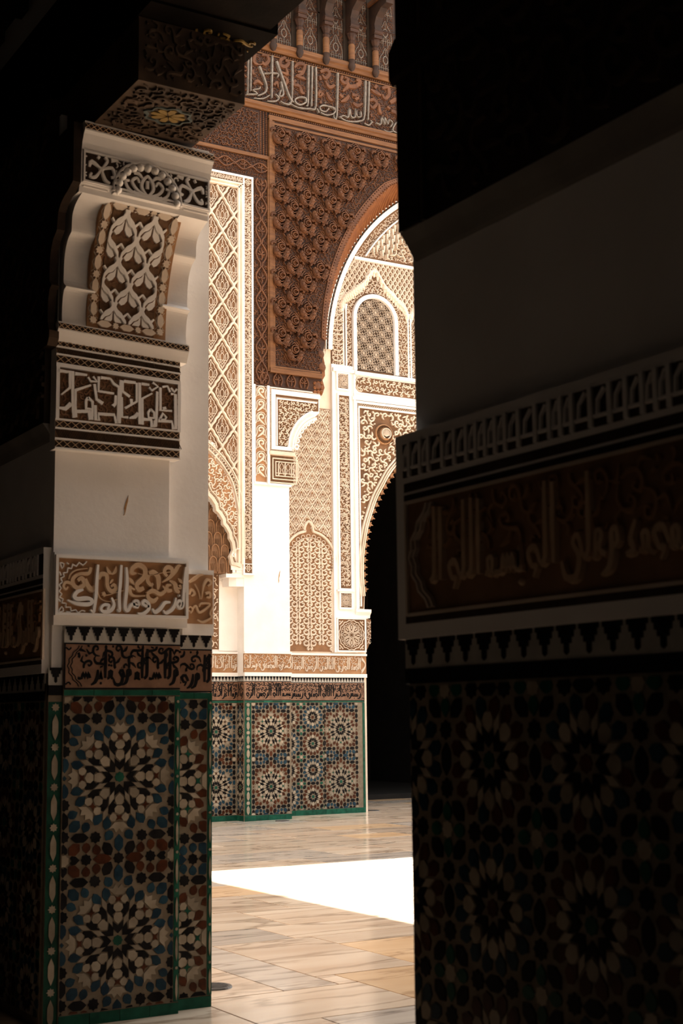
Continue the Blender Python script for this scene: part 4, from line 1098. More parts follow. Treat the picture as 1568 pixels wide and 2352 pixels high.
# ---- band below the windows
t = thing('scroll_band', 'horizontal stucco band of scrolls with a rounded end below the lattice window', 'stucco panel', LOCR)
obj('band_body', MB().box(12.86, 18.3, 7.20, 7.68, 0, .04), 'plaster', t)
P = [(18.2, 7.30), (18.2, 7.575), (13.05, 7.575)] + arc(13.05, 7.4375, .1375, PI / 2, PI * 1.5, 10)[1:-1] + [(13.05, 7.30)]
obj('band_ground', MB().poly(P, .04, .045), 'stucco_ground', t)
obj('band_scrolls', MB().ribs(hookfill(12.95, 18.1, 7.31, 7.565, .125, 51, 1.0), .02, .045).rib(arc(13.05, 7.4375, .13, PI / 2, PI * 1.5, 10), .014, .02, .045, 1), 'stucco', t)
mb = MB(); frame(mb, 12.88, 18.3, 7.265, 7.61, .022, .04, .06); mb.box(12.86, 18.3, 7.15, 7.20, 0, .06).box(12.9, 18.3, 7.60, 7.66, .04, .09)
obj('band_fillets', mb, 'plaster', t)

# ---- wall inside the great cedar arch, with lattice windows under stalactite hoods
arch = thing('arched_stucco_wall', 'carved stucco wall with a white rounded rim inside the cedar arch', 'stucco panel', LOCR)
AIN = lambda x, z: inarc(x, z, RI - .13) and z > 7.66
mb = MB()
for r_, w, h in ((RI - .072, .10, .06), (RI - .30, .03, .05), (RI + .01, .02, .05)):
    P = woodarc(r_, 60)
    mb.rib([p for p in P if p[1] > 9.78] if r_ < RI - .2 else P, w, h, .002, 1, .8)
obj('arch_rim', mb, 'plaster', arch)
mb = MB()
for i, a in enumerate(np.linspace(PI, 0, 150)[:-1]):
    a2 = a - PI / 150
    for p, q in ((RI - .028, RI + .004), (RI + .004, RI - .028)):
        mb.rib([arcpt(p, a), arcpt(q, a2)], .008, .02, .03, 1)
obj('rim_hatching', mb, 'dark_ground', arch)
obj('wall_ground', MB().poly([(CX - RI + .11, 7.68)] + woodarc(RI - .11, 50) + [(CX + RI - .11, 7.68)], 0, .004), 'stucco_ground', arch)
def hood(c):
    mb = MB()
    pts = [(c - .70, 8.86), (c - .62, 9.02), (c - .50, 9.10), (c - .36, 9.22), (c - .22, 9.33), (c, 9.60), (c + .22, 9.33), (c + .36, 9.22), (c + .50, 9.10), (c + .62, 9.02), (c + .70, 8.86)]
    n = 16
    C = resample(pts, 3)
    for i, p in enumerate(C):
        mb.lathe(p[0], .01, [(.008, p[1] - .14), (.022, p[1] - .12), (.026, p[1] - .07), (.045, p[1] - .06), (.048, p[1] + .0), (.02, p[1] + .045), (.003, p[1] + .06)], 6, 0, PI)
    mb.rib(pts, .05, .05, 0, 3)
    return mb
WINS = [13.37, 14.86, 16.34, 17.83]
for c in WINS[:4]:
    obj('stalactite_hood', hood(c), 'plaster_warm', arch, smooth=False)
mb = MB()
def notwin(x, z):
    for c in WINS:
        if abs(x - c) < .50 and (z < 8.66 or (x - c) ** 2 + (z - 8.66) ** 2 < .50 ** 2):
            return False
    return True
below = lambda x, z: notwin(x, z) and z < min(9.60 - 1.0 * abs(x - c) for c in WINS if abs(x - c) < .75) - .10 if any(abs(x - c) < .745 for c in WINS) else notwin(x, z)
mb.ribs(hookfill(12.77, 18.43, 7.70, 9.42, .088, 61, .85, lambda x, z: AIN(x, z) and below(x, z)), .02, .004)
obj('window_surround_scrolls', mb, 'stucco', arch)
# leafy side strip left of the first window
leaf = [([(0, -.10), (.005, 0), (.0, .10)], .012), ([(0, -.06), (.06, -.05), (.10, .0), (.075, .03)], [.012, .022, .018, .012]), ([(0, .02), (.05, .03), (.075, .08), (.05, .095)], [.012, .02, .016, .01])]
leaf += xf(leaf[1:], 0, 0, 1, 0, True, 1)
S = []
for j in range(9):
    S += xf(leaf, 12.575, 7.80 + j * .185, 1.35, 0, False, 1.15, .95)
    S += xf([leaf[1], leaf[2]], 12.47, 7.72 + j * .185, .7, 0.5, True, .8)
obj('leaf_strip', MB().ribs(clip(S, lambda x, z: AIN(x, z) and x < 12.71 and z < 9.25), .024, .004, 2).ribs(hookfill(12.42, 12.71, 7.70, 9.25, .095, 64, .85, AIN), .02, .004, 2), 'stucco', arch)
# small ogee net above the hoods
og = [([(0, .085), (.028, .055), (.05, .0), (.022, -.035), (0, -.085)], .012), ([(0, .085), (-.028, .055), (-.05, .0), (-.022, -.035), (0, -.085)], .012), ([(0, .03), (.02, .0), (.0, -.03)], .012)]
S = []
for i in range(0, 62):
    for j in range(0, 14):
        x, z = 12.5 + i * .102 + (.051 if j % 2 else 0), 8.95 + j * .075
        if z < 9.80:
            S += xf(og, x, z, 1.0, 0, False, 1.0)
above = lambda x, z: AIN(x, z) and z < 9.73 and z > max([9.64 - 1.02 * abs(x - c) for c in WINS]) and x > 12.45
obj('ogee_net', MB().ribs(clip(S, above), .018, .004, 2), 'stucco', arch)
obj('string_course', MB().extr([(0, 9.73), (.045, 9.74), (.045, 9.79), (0, 9.80)], 12.95, 18.25), 'plaster', arch)
# upper field: stalactite ribs following the arch, then large arabesque
UF = lambda x, z: inarc(x, z, RI - .66) and z > 9.82
obj('crown_arabesque', MB().ribs(hookfill(12.7, 18.5, 9.84, 10.7, .235, 71, .62, UF), .05, .004).ribs(hookfill(12.7, 18.5, 9.84, 10.7, .10, 72, .6, UF), .02, .004), 'stucco', arch)
mb = MB()
for i, a in enumerate(np.linspace(2.62, .6, 80)):
    for r0, l, w in ((RI - .36, .13, .055), (RI - .49, .12, .05), (RI - .60, .09, .045)):
        p = arcpt(r0 + (.03 if i % 2 else 0), a)
        if p[1] - l > 9.82:
            mb.rib([p, (p[0], p[1] - l)], [w, w * .35], .06 + (RI - .36 - r0) * .2, .004, 1)
obj('frieze_scrolls', MB().ribs(hookfill(12.6, 19.0, 9.82, 11.6, .085, 78, .8, lambda x, z: inarc(x, z, RI - .32) and not inarc(x, z, RI - .66) and z > 9.83), .02, .004), 'stucco', arch)
obj('stalactite_frieze', mb, 'plaster_warm', arch)
obj('outer_scroll_band', MB().ribs(hookfill(12.3, 19.4, 9.3, 11.5, .095, 75, .75, lambda x, z: inarc(x, z, RI - .15) and not inarc(x, z, RI - .29)), .016, .004), 'stucco', arch)
mb = MB()
for x in (12.735, 14.115, 15.60, 17.085, 18.47):
    for q in (-.028, .028):
        mb.lathe(x + q, .012, [(.022, 7.68), (.018, 7.74), (.016, 8.75), (.026, 8.82), (.03, 8.88)], 7, 0, PI)
obj('colonnettes', mb, 'plaster', arch)

def window(c, label, host=None):
    t = host or thing('lattice_window', label, 'window', LOCR)
    hw, zb, zs = .395, 7.72, 8.66
    op = [(c - hw, zb), (c + hw, zb), (c + hw, zs)] + arc(c, zs, hw, 0, PI, 20)[1:-1] + [(c - hw, zs)]
    obj('window_ground', MB().poly(op, 0, .008), 'dark_ground', t)  # dark sheet in place of the unlit depth behind the lattice
    f = MB()
    f.rib([(c - hw - .045, zb - .03), (c - hw - .045, zs)] + arc(c, zs, hw + .045, PI, 0, 20)[1:] + [(c + hw + .045, zb - .03)], .085, .06, 0, 1, .8)
    fr = obj('arched_frame', f, 'plaster', t)
    IW = lambda x, z: abs(x - c) < hw - .005 and z > zb + .005 and (z < zs or (x - c) ** 2 + (z - zs) ** 2 < (hw - .005) ** 2)
    S = []
    px, pz = .262, .232
    for j in range(-1, 12):
        for i in range(-3, 4):
            if (i + j) % 2:
                continue
            x, z = c + i * px / 2 + .02, zb + .05 + j * pz / 2 * 1.12
            for k in range(12):
                a = 2 * PI * k / 12
                S.append(([(x + .016 * math.cos(a), z + .016 * math.sin(a)), (x + .055 * math.cos(a + .26), z + .055 * math.sin(a + .26)), (x + .075 * math.cos(a), z + .075 * math.sin(a)), (x + .13 * math.cos(a + .26), z + .13 * math.sin(a + .26))], .0042))
                S.append(([(x + .05 * math.cos(a), z + .05 * math.sin(a)), (x + .065 * math.cos(a + .26), z + .065 * math.sin(a + .26)), (x + .05 * math.cos(a + .52), z + .05 * math.sin(a + .52))], .004))
            S.append(([(x, z)], [.034]))
    obj('star_lattice', MB().ribs(clip(S, IW), .014, .008, 1), 'stucco', fr)
window(WINS[0], 'arched lattice window of tiny stars inside the cedar arch')
for c in WINS[1:]:
    window(c, '', arch)

# ================================================================== cedar front
t = thing('cedar_script_frieze', 'cedar frieze with grey painted script and scrolls above the carved panel', 'wood frieze', LOCF)
obj('frieze_board', MB().box(8.1, 23.1, 11.95, 12.86, 0, .03), 'cedar', t)
obj('fine_scrolls', MB().ribs(hookfill(13.62, 16.5, 12.1, 12.82, .21, 81, .8), .03, .03).ribs(hookfill(8.1, 10.5, 12.1, 12.82, .21, 82, .8), .03, .03).ribs(hookfill(10.45, 13.6, 12.0, 12.82, .115, 83, .75), .014, .03, 2), 'cedar_carved', t)
pieces('frieze_scroll', parse(W_SCR), .038, .03, 'cedar_carved', t, 3, 1.25)
pieces('letter_stroke', parse(W_LET), .055, .03, 'grey_paint', t, 3, .85, .8)
obj('further_letters', MB().ribs(callig(SURA, 16.8, 13.7, 11.97, 12.84, .8), .055, .03, 3, .7), 'grey_paint', t)
def moulding(name, z0, z1, d, m='cedar_pale', s0=8.1, s1=23.1, parent=t):
    h = z1 - z0
    return obj(name, MB().extr([(0, z0), (d * .5, z0), (d * .7, z0 + h * .3), (d, z0 + h * .45), (d, z1 - h * .12), (d * .8, z1), (0, z1)], s0, s1), m, parent)
def beads(s0, s1, z, r, d, parent):
    mb = MB()
    n = int((s1 - s0) / (r * 2.5))
    for i in range(n):
        mb.dome(s0 + (i + .5) * (s1 - s0) / n, z, r, r * .9, d, 6, 2)
    obj('bead_row', mb, 'cedar_carved', parent)
moulding('upper_moulding', 12.93, 13.09, .12)
moulding('lower_moulding', 11.84, 11.965, .10)
beads(8.1, 15.5, 12.895, .018, .03, t)
obj('bead_fillet', MB().box(8.1, 23.1, 12.845, 12.865, .03, .05), 'cedar_pale', t)
mbj = MB()
for x in (12.06, 14.2):
    mbj.box(x - .006, x + .006, 11.97, 12.84, .0305, .032)
obj('board_joint', mbj, 'cedar_deep', t)

# bracket zone above the frieze: darker cedar puts the eave shade into the colour
t = thing('bracket_backing', 'cedar boards coloured dark as eave shade, with pale line interlace between the eave brackets', 'wood frieze', LOCF)
obj('backing_board', MB().box(8.1, 23.1, 13.07, 15.6, 0, .02), 'cedar_deep', t)
mb = MB()
cellp = [([(-.13, .02), (-.13, .20), (-.10, .30), (-.055, .36), (-.03, .43), (0, .47), (.03, .43), (.055, .36), (.10, .30), (.13, .20), (.13, .02)], .012), (arc(0, .24, .05, 0, 2 * PI, 10, .075), .016), ([(0, .32), (0, .44)], .010), ([(0, .04), (0, .16)], .010), ([(-.09, .02), (-.09, .12), (-.05, .12), (-.05, .02)], .009), ([(.09, .02), (.09, .12), (.05, .12), (.05, .02)], .009), ([(-.15, .08), (.15, .08)], .009), ([(-.05, .47), (-.05, .60), (0, .70), (.05, .60), (.05, .47)], .010)]
m_int = MB().ribs(xf(cellp, 0, 13.10, 1, 0, False, 1) + xf(cellp, 0, 13.62, 1, 0, False, 1) + xf(cellp, 0, 14.14, 1, 0, False, 1), .012, .02, 2).mesh('line_interlace', 'grey_paint')
for i in range(-4, 7):
    obj('line_interlace', m_int, '', t, loc=(11.20 + i * .5225, 0, 0))
mb = MB()
for i in range(-4, 7):
    x = 11.20 + i * .5225
    mb.ribs(hookfill(x - .17, x + .17, 13.1, 14.4, .085, 90 + i, .7), .010, .02, 1)
obj('carved_scrolls', mb, 'cedar_carved', t)
moulding('niche_head', 13.86, 13.90, .05, 'cedar')

def bracket(x, n, label):
    t = thing('eave_bracket', label, 'bracket', (x, YF, 0), group='cedar brackets under the eave')
    obj('pendant', MB().lathe(0, .13, [(.005, 12.90), (.045, 12.93), (.07, 13.00), (.05, 13.06), (.065, 13.08), (.065, 13.11)], 10), 'cedar_deep', t, smooth=True)
    obj('colonnette', MB().lathe(0, .13, [(.056, 13.11), (.06, 13.12), (.06, 13.38), (.052, 13.40)], 10), 'cedar_pale', t, smooth=True)
    obj('capital', MB().lathe(0, .13, [(.05, 13.40), (.07, 13.44), (.05, 13.48), (.085, 13.56), (.09, 13.60)], 8).box(-.085, .085, 13.60, 13.66, .03, .24), 'cedar', t)
    P = [(.02, 13.66), (.20, 13.66), (.25, 13.74), (.23, 13.86), (.29, 13.98), (.45, 14.08), (.62, 14.10), (.62, 14.24), (.02, 14.24)]
    cn = obj('console', MB().extr(P, -.075, .075), 'cedar_deep', t)  # darker cedar in place of shade under the eave
    obj('console_roll', MB().extr([(.215 + .05 * math.cos(a), 13.72 + .05 * math.sin(a)) for a in np.linspace(0, 2 * PI, 10, endpoint=False)], -.09, .09), 'cedar', cn)
    obj('abacus', MB().box(-.11, .11, 14.24, 14.32, .02, .68), 'cedar_carved', cn)
    obj('spacer_board', MB().box(-.12, .12, 13.05, 15.6, .02, .05), 'gallery_wood', t)
names = ['partly hidden eave bracket furthest left, beside the dark lintel', 'second eave bracket from the left with pink turned colonnette', 'third eave bracket from the left with pink turned colonnette', 'fourth eave bracket from the left with pink turned colonnette', 'eave bracket furthest right, next to the shaded near pier']
for i, x in enumerate((10.935, 11.455, 11.985, 12.51, 13.01)):
    bracket(x, i, names[i])

# carved panel of bosses
t = thing('cedar_boss_panel', 'large cedar panel of carved rosettes and pine cones above the arch', 'wood panel', LOCF)
BOSS = lambda x, z: 11.0 < x < 20.1 and 7.42 < z < 11.62 and not inarc(x, z, RW + .10)
obj('panel_board', MB().poly([(10.98, 7.36), (11.88, 7.36), (11.90, 7.70)] + woodarc(RW + .02, 40)[0:20] + [(15.9, 11.70), (10.98, 11.70)], 0, .02), 'cedar', t)
def boss_mesh():
    mb = MB()
    for sg in (-1, 1):
        # pine cone: a bent tapering bulb
        C = [(sg * .012, -.135), (sg * .055, -.115), (sg * .085, -.065), (sg * .100, -.010), (sg * .102, .030)]
        Rr = [.028, .046, .048, .040, .022]
        n = 8
        vs = []
        for (cx, cz), r_ in zip(C, Rr):
            for i in range(n):
                a = 2 * PI * i / n
                vs.append((cx + r_ * math.cos(a) * .95, cz + r_ * .25 * math.cos(a) * -sg, .075 + r_ * 1.25 * math.sin(a)))
        fs = [(j * n + i, j * n + (i + 1) % n, (j + 1) * n + (i + 1) % n, (j + 1) * n + i) for j in range(len(C) - 1) for i in range(n)]
        fs += [tuple(range(n)), tuple(range((len(C) - 1) * n, len(C) * n))]
        mb.add(vs, fs)
        for (cx, cz), r_ in list(zip(C, Rr))[1:4]:
            for k in (-1, 1):
                mb.rib([(cx - r_ * .8, cz - .02 * k), (cx, cz + .012 * k), (cx + r_ * .8, cz - .004 * k)], .008, .012, .075 + r_ * 1.1, 1)
    return mb
def rose_mesh():
    mb = MB()
    mb.dome(0, .045, .062, .05, .03, 10, 3)
    mb.rib(arc(0, .045, .060, 0, 2 * PI, 12), .018, .075, .02, 1)
    mb.rib(arc(.004, .035, .036, .4, 5.9, 9), .015, .095, .02, 1)
    mb.dome(.002, .032, .018, .10, .02, 6, 2)
    mb.rib([(-.045, -.035), (0, -.055), (.045, -.035)], .022, .06, .02, 2)
    mb.rib([(-.05, .11), (0, .15), (.05, .11)], .018, .04, .02, 2)
    return mb
def fan_mesh():
    mb = MB()
    for sg in (-1, 1):
        for a in np.linspace(-.4, 2.5, 8):
            mb.rib([(sg * (.125 + .018 * math.cos(a)), .065 + .018 * math.sin(a)), (sg * (.125 + .056 * math.cos(a)), .065 + .056 * math.sin(a))], .014, .06, .02, 1)
        mb.rib([(sg * .03, .17), (sg * .09, .12), (sg * .155, .11), (sg * .17, .04), (sg * .12, -.02)], .016, .03, .02, 2)
        mb.rib([(sg * .15, -.03), (sg * .12, -.10), (sg * .06, -.16)], .020, .03, .02, 2)
        mb.rib([(sg * .17, -.07), (sg * .14, -.14)], .016, .03, .02, 1)
    return mb
def up(mb, k=1.12, dz=0.0):
    mb.v = [(x * k, z * k + dz, d * 1.05) for x, z, d in mb.v]
    return mb
m_boss, m_rose, m_fan = up(boss_mesh()).mesh('pine_cones', 'cedar_carved', smooth=True), up(rose_mesh(), 1.14, -.004).mesh('rosette', 'cedar_carved'), up(fan_mesh()).mesh('leaf_fan', 'cedar_carved')
px, pz = .253, .2635
for j in range(0, 18):
    for i in range(0, 22):
        if (i + j) % 2:
            continue
        x, z = 11.10 + i * px, 11.43 - j * .2505
        if not BOSS(x, z) or not BOSS(x + .1, z - .05) or x > 15.0:
            continue
        obj('leaf_fan', m_fan, '', t, loc=(x, 0, z))
        obj('pine_cones', m_boss, '', t, loc=(x, 0, z))
        obj('rosette', m_rose, '', t, loc=(x, 0, z))
obj('ground_leaves', MB().ribs(hookfill(11.0, 15.6, 7.42, 11.6, .088, 85, .75, lambda x, z: not inarc(x, z, RW + .11)), .016, .02, 1), 'cedar_carved', t)
mb = MB()
mb.box(10.89, 10.95, 7.29, 11.72, 0, .06).box(10.955, 11.0, 7.34, 11.68, 0, .045).box(10.89, 20.2, 11.70, 11.78, 0, .05).box(10.95, 20.2, 11.62, 11.66, 0, .04).box(10.89, 11.88, 7.28, 7.36, 0, .07).box(10.95, 11.86, 7.37, 7.40, 0, .045)
obj('panel_frame', mb, 'cedar_pale', t)
mb = MB()
for z in (11.05, 10.45, 9.9, 9.3, 8.7, 8.15):
    mb.box(10.98, CX - math.sqrt(max(0, (RW + .06) ** 2 - (z - CZ) ** 2)), z - .004, z + .004, .0202, .022)
obj('board_joints', mb, 'cedar_deep', t)
beads(10.9, 15.5, 11.81, .016, .03, t)
mb = MB()
for i, a in enumerate(np.linspace(PI, 1.9, 90)):
    mb.poly([arcpt(RW + .10, a), arcpt(RW + .03, a + .009), arcpt(RW - .025, a), arcpt(RW + .03, a - .009)], .0, .045)
mb.rib(woodarc(RW + .085, 30, PI, 1.9), .03, .05, .0, 1)
obj('arch_edge_leaves', mb, 'cedar_carved', t)
mb = MB()
n = 56
for i in range(n):
    a = PI - i / n * (PI - 1.7)
    a2 = a - (PI - 1.7) / n * .92
    am = (a + a2) / 2
    am_ = min(max((PI - a) / .5, .12), 1)
    rows = []
    for k in range(5):
        d, sk, dr = -.56 * k / 4, .04 * math.sin(k / 4 * 2.2), (RW - RI - .03) * k / 4
        rows.append([(*arcpt(r_, q + sk), d) for q, r_ in ((a, RW + .02 * am_ - dr), (a * .75 + a2 * .25, RW - .035 * am_ - dr), (am, RW - .055 * am_ - dr), (a * .25 + a2 * .75, RW - .035 * am_ - dr), (a2, RW + .02 * am_ - dr))])
    vs = [p for r_ in rows for p in r_]
    fs = [(k * 5 + j, k * 5 + j + 1, k * 5 + j + 6, k * 5 + j + 5) for k in range(4) for j in range(4)]
    mb.add(vs, fs + [(0, 1, 2, 3, 4)])
obj('fluted_soffit', mb, 'cedar_gold', t, smooth=False)  # golden tone puts the light from below into the cedar's colour
t = thing('cedar_arch_console', 'carved cedar scroll console at the foot of the great arch', 'bracket', LOCF)
mb = MB()
for (x, z, r_) in ((11.89, 7.72, .085), (11.91, 7.50, .095), (11.82, 7.16, .09)):
    for k in (1.0, .62, .3):
        mb.rib(arc(x, z, r_ * k, 0, 2 * PI, 14), .035 * k + .008, .14 + (1 - k) * .03, -.2, 1)
    mb.dome(x, z, r_ * .9, .05, .0, 12, 2)
obj('scrolls', mb, 'cedar_carved', t)
obj('console_block', MB().poly([(11.80, 7.80), (11.93, 7.80), (11.985, 7.58), (11.99, 7.36), (11.94, 7.28), (11.98, 7.15), (11.93, 7.02), (11.86, 6.96), (11.78, 6.90), (11.74, 7.0), (11.70, 7.12), (11.74, 7.28)], -.35, -.02), 'cedar_gold', t)
mb = MB()
for k in range(3):
    for j in range(3):
        mb.dome(11.77 + k * .065, 7.20 - j * .075 + k * .01, .045, .06, -.02, 8, 2)
obj('leaf_scales', mb, 'cedar_gold', t)

# side strips of the cedar
t = thing('cedar_lozenge_border', 'upright cedar border of chained leaf lozenges between stucco and boss panel', 'wood panel', LOCF)
obj('border_board', MB().box(10.60, 10.89, 7.05, 10.62, 0, .012).box(8.2, 10.89, 10.62, 10.98, 0, .012).box(10.89, 11.86, 7.06, 7.28, 0, .012), 'cedar', t)
lo = [([(0, .205), (.045, .14), (.09, .07), (.10, .0), (.065, -.09), (.02, -.15), (.018, -.205)], [.03, .034, .034, .03, .03, .034, .036])]
lo += xf(lo, 0, 0, 1, 0, True, 1)
flo = [([(0, .0), (.02, .05), (0, .11)], [.01, .03, .008]), ([(0, .0), (.05, .0), (.075, .02)], [.01, .03, .01]), ([(0, 0), (-.05, 0), (-.075, .02)], [.01, .03, .01]), ([(0, 0), (.02, -.05), (0, -.10)], [.01, .03, .008]), ([(0, 0), (.04, .05), (.05, .07)], [.008, .02, .008]), ([(0, 0), (-.04, .05), (-.05, .07)], [.008, .02, .008])]
mb, mb2 = MB(), MB()
z = 10.50
while z > 7.2:
    mb.ribs(clip(xf(lo, 10.745, z, 1, 0, False, 1), rect(10.6, 10.89, 7.06, 10.62)), .03, .012, 2)
    mb2.ribs(xf(flo, 10.745, z, 1, 0, False, 1), .022, .012, 2)
    for sg in (-1, 1):
        mb2.ribs(xf(CURL, 10.745 + sg * .105, z - .20, .10, 0, sg > 0, .10), .018, .012, 2)
    z -= .405
x = 10.74
while x > 8.3:
    mb.ribs(clip(xf(lo, x, 10.80, .8, PI / 2, False, .8), rect(8.2, 10.88, 10.64, 10.96)), .03, .012, 2)
    mb2.ribs(xf(flo, x, 10.80, .85, 0, False, .85), .022, .012, 2)
    x -= .325
x = 10.80
while x < 11.75:
    mb.ribs(clip(xf(lo, x, 7.15, .8, 0, False, .8), rect(10.6, 11.80, 7.07, 7.28)), .03, .012, 2)
    mb2.ribs(clip(xf(flo, x, 7.17, .8, 0, False, .8), rect(10.6, 11.80, 7.07, 7.28)), .022, .012, 2)
    x += .25
obj('border_ground_leaves', MB().ribs(hookfill(10.61, 10.86, 7.1, 10.6, .075, 86, .75), .014, .012, 1).ribs(hookfill(8.3, 10.85, 10.64, 10.96, .075, 87, .75), .014, .012, 1), 'cedar_carved', t)
obj('lozenge_chain', mb, 'cedar_carved', t)
obj('leaf_fillings', mb2, 'cedar_carved', t)
obj('border_fillets', MB().box(10.86, 10.89, 7.3, 11.0, 0, .05).box(8.2, 10.89, 10.97, 11.03, 0, .05), 'cedar_pale', t)
t = thing('cedar_scroll_square', 'cedar field of fine interlaced scrolls below the script frieze', 'wood panel', LOCF)
obj('field_board', MB().box(8.2, 10.73, 11.03, 11.84, 0, .012), 'cedar', t)
obj('field_scrolls', MB().ribs(hookfill(8.25, 10.70, 11.06, 11.80, .105, 95, .7), .022, .012), 'cedar_carved', t)
mb = MB()
for x in (10.745, 10.80, 10.855):
    for i in range(24):
        mb.dome(x, 11.05 + i * .033, .017, .015, .012, 6, 2)
obj('bead_columns', mb, 'cedar_carved', t)

# ================================================================== far dado and inscription bands
def stucco_band(name, label, loc, s0, s1, t0, t1, text, seed, d=0.0, end=None):
    t = thing(name, label, 'inscription', loc)
    obj('band_ground', MB().box(s0, s1, t0, t1, d - .02, d + .006), 'stucco_orange', t)
    h = t1 - t0
    a = s1 - (.36 * h if end else 0)
    obj('band_script', MB().ribs(callig(text, a, s0, t0 + .01, t1 - .01, .78), .022, d + .006, 2, 1.0), 'stucco', t)
    obj('band_vines', MB().ribs(vine(s0, a, t0, t1, h * .34, seed, .55), .014, d + .006, 2), 'stucco', t)
    if end:
        mb = MB()
        for q in (.0, .07, .14):
            mb.rib([(s1 - .30 * h + q * h * .6, t0 + .06 * h + q * h)] + [(s1 - .34 * h + .26 * h * math.sin(PI * i / 8) + q * .0, t0 + .06 * h + q * h + (h * (.88 - 2 * q)) * i / 8) for i in range(9)] + [(s1 - .30 * h + q * h * .6, t1 - .06 * h - q * h)], .018, .016, d + .006, 2)
        obj('band_end', mb, 'stucco', t)
    obj('band_ledge', MB().box(s0, s1, t1, t1 + .035, d - .03, d + .035).box(s0, s1, t0 - .06, t0, d - .03, d + .03), 'plaster', t)
    return t
stucco_band('stucco_inscription', 'stucco script band across the front of the far pilaster', LOCF, 10.424, 11.284, 2.33, 2.63, 'KSWH ALMHMDYh WSLM bQDR LA', 1)
stucco_band('stucco_inscription', 'stucco script band with lobed end beside the dark doorway', LOCR, 11.3, 13.10, 2.335, 2.645, 'ALHMD LLH RbY ALEALMbN ALRHMN ', 2, 0, 'r')
stucco_band('stucco_inscription', 'stucco script band inside the shaded left niche', LOCN, 8.27, 10.43, 2.33, 2.63, SURA, 3)

def dado(label, loc, s0, s1, zt, cells, chainl=None, chainr=None, script=(VERSE, 1, None), base=.09, d=.03, mp=.058, rz=0.0, limit=300, top=(1.885, 2.19, 2.27), fringe=True, slab_d=-.05):
    t = thing('zellige_dado', label, 'tile dado', loc, rz)
    obj('grout_bed', MB().box(s0, s1, 0, top[0], slab_d, d), 'grout', t)
    a, b = (chainl[1] if chainl else s0), (chainr[0] if chainr else s1)
    lay_tiles(t, cells, a + .004, b - .004, base, zt, .004, limit, d)
    strip_tiles(t, s0, s1, 0.0, base - .006, .19, d)
    strip_tiles(t, s0, s1, zt + .006, top[0] - .004, .17, d)
    if chainl:
        chain(t, chainl[0], chainl[1], base, zt, d + .002)
    if chainr:
        chain(t, chainr[0], chainr[1], base, zt, d + .002)
    if script:
        tile_script(t, s0, s1, top[0], top[1], script[0], script[1], d, script[2])
    if fringe:
        merlons(t, s0, s1, top[1], top[2], mp, d)
    return t
CB = big_cell('tile_brown', 'tile_blue', 'tile_green')
CB2 = big_cell('tile_blue', 'tile_brown', 'tile_brown')
CS1 = small_cell('tile_brown', 'tile_blue')
CS2 = small_cell('tile_green', 'tile_brown')
def bigcol(cx, ztop, n, tiles=CB, key='b'):
    return [(tiles, BU, cx, ztop - (i * 2) * BH, key) for i in range(n)] + [(tiles, BU, cx, ztop + 2 * BH, key)]
dado('tile dado with two brown rosettes on the front of the far pilaster', LOCF, 10.425, 11.275, 1.845, bigcol(10.90, 1.395, 3, CB, 'b1'), chainl=(10.43, 10.545), d=.02)
cells = [(CS1 if i % 2 == 0 else CS2, SU, 12.015, 1.61 - i * .4365, 's%d' % (i % 2)) for i in range(-1, 5)]
cells += [(CS2 if i % 2 == 0 else CS1, SU, 12.015 - 2 * SW, 1.61 - i * .4365 , 's%d' % ((i + 1) % 2)) for i in range(-1, 5)]
cells += bigcol(12.56, 1.40, 3, CB, 'b1')
t = dado('tile dado of large and small rosettes beside the dark doorway', LOCR, 11.28, 13.045, 1.85, [], d=.02, script=('RbMbQRH SKbRA ALALH ALHMDYh ', 4, 'r'), mp=.056)
lay_tiles(t, [c for c in cells if c[4] != 'b1'], 11.29, 12.235, .09, 1.85, .004, 300, .02)
lay_tiles(t, [c for c in cells if c[4] == 'b1'], 12.239, 12.995, .09, 1.85, .004, 0, .02)
obj('edge_strip', MB().box(13.0, 13.045, 0, 1.85, .02, .025), 'tile_green', t)
dado('tile dado with blue rosettes inside the shaded left niche', LOCN, 9.2, 10.43, 1.845, bigcol(10.05, 1.395, 3, CB2, 'b2') + bigcol(10.05 - 2 * BW, 1.395, 3, CB2, 'b2'), d=.02, script=(SURA, 8, None))
# tiled return between niche and pilaster
t = thing('zellige_dado', 'narrow shaded tile return between the niche and the far pilaster', 'tile dado', (10.428, YF, 0), -PI / 2)
obj('grout_bed', MB().box(-.235, -.0, 0, 2.19, -.02, .005), 'grout', t)
lay_tiles(t, bigcol(-.12, 1.395, 3, CB2, 'b2'), -.23, -.005, .09, 1.845, .003, 60, .005)
tile_script(t, -.23, -.004, 1.885, 2.19, SURA, 9, .006)
merlons(t, -.23, -.004, 2.19, 2.27, .058, .006)
strip_tiles(t, -.23, 0, 0, .084, .12, .005)
strip_tiles(t, -.23, 0, 1.851, 1.881, .12, .005)

# ================================================================== NEAR LEFT PIER (s = X, t = height, front plane Y = 7.47)
LOCL = (0, 7.47, 0)
mb = MB().poly([(3.062, 2.745), (3.070, 2.76), (3.066, 2.79), (3.078, 2.83), (3.092, 2.865), (3.090, 2.83), (3.082, 2.80), (3.076, 2.77), (3.070, 2.75)], 0, .002)
obj('plaster_scar', mb, 'damage', wl)
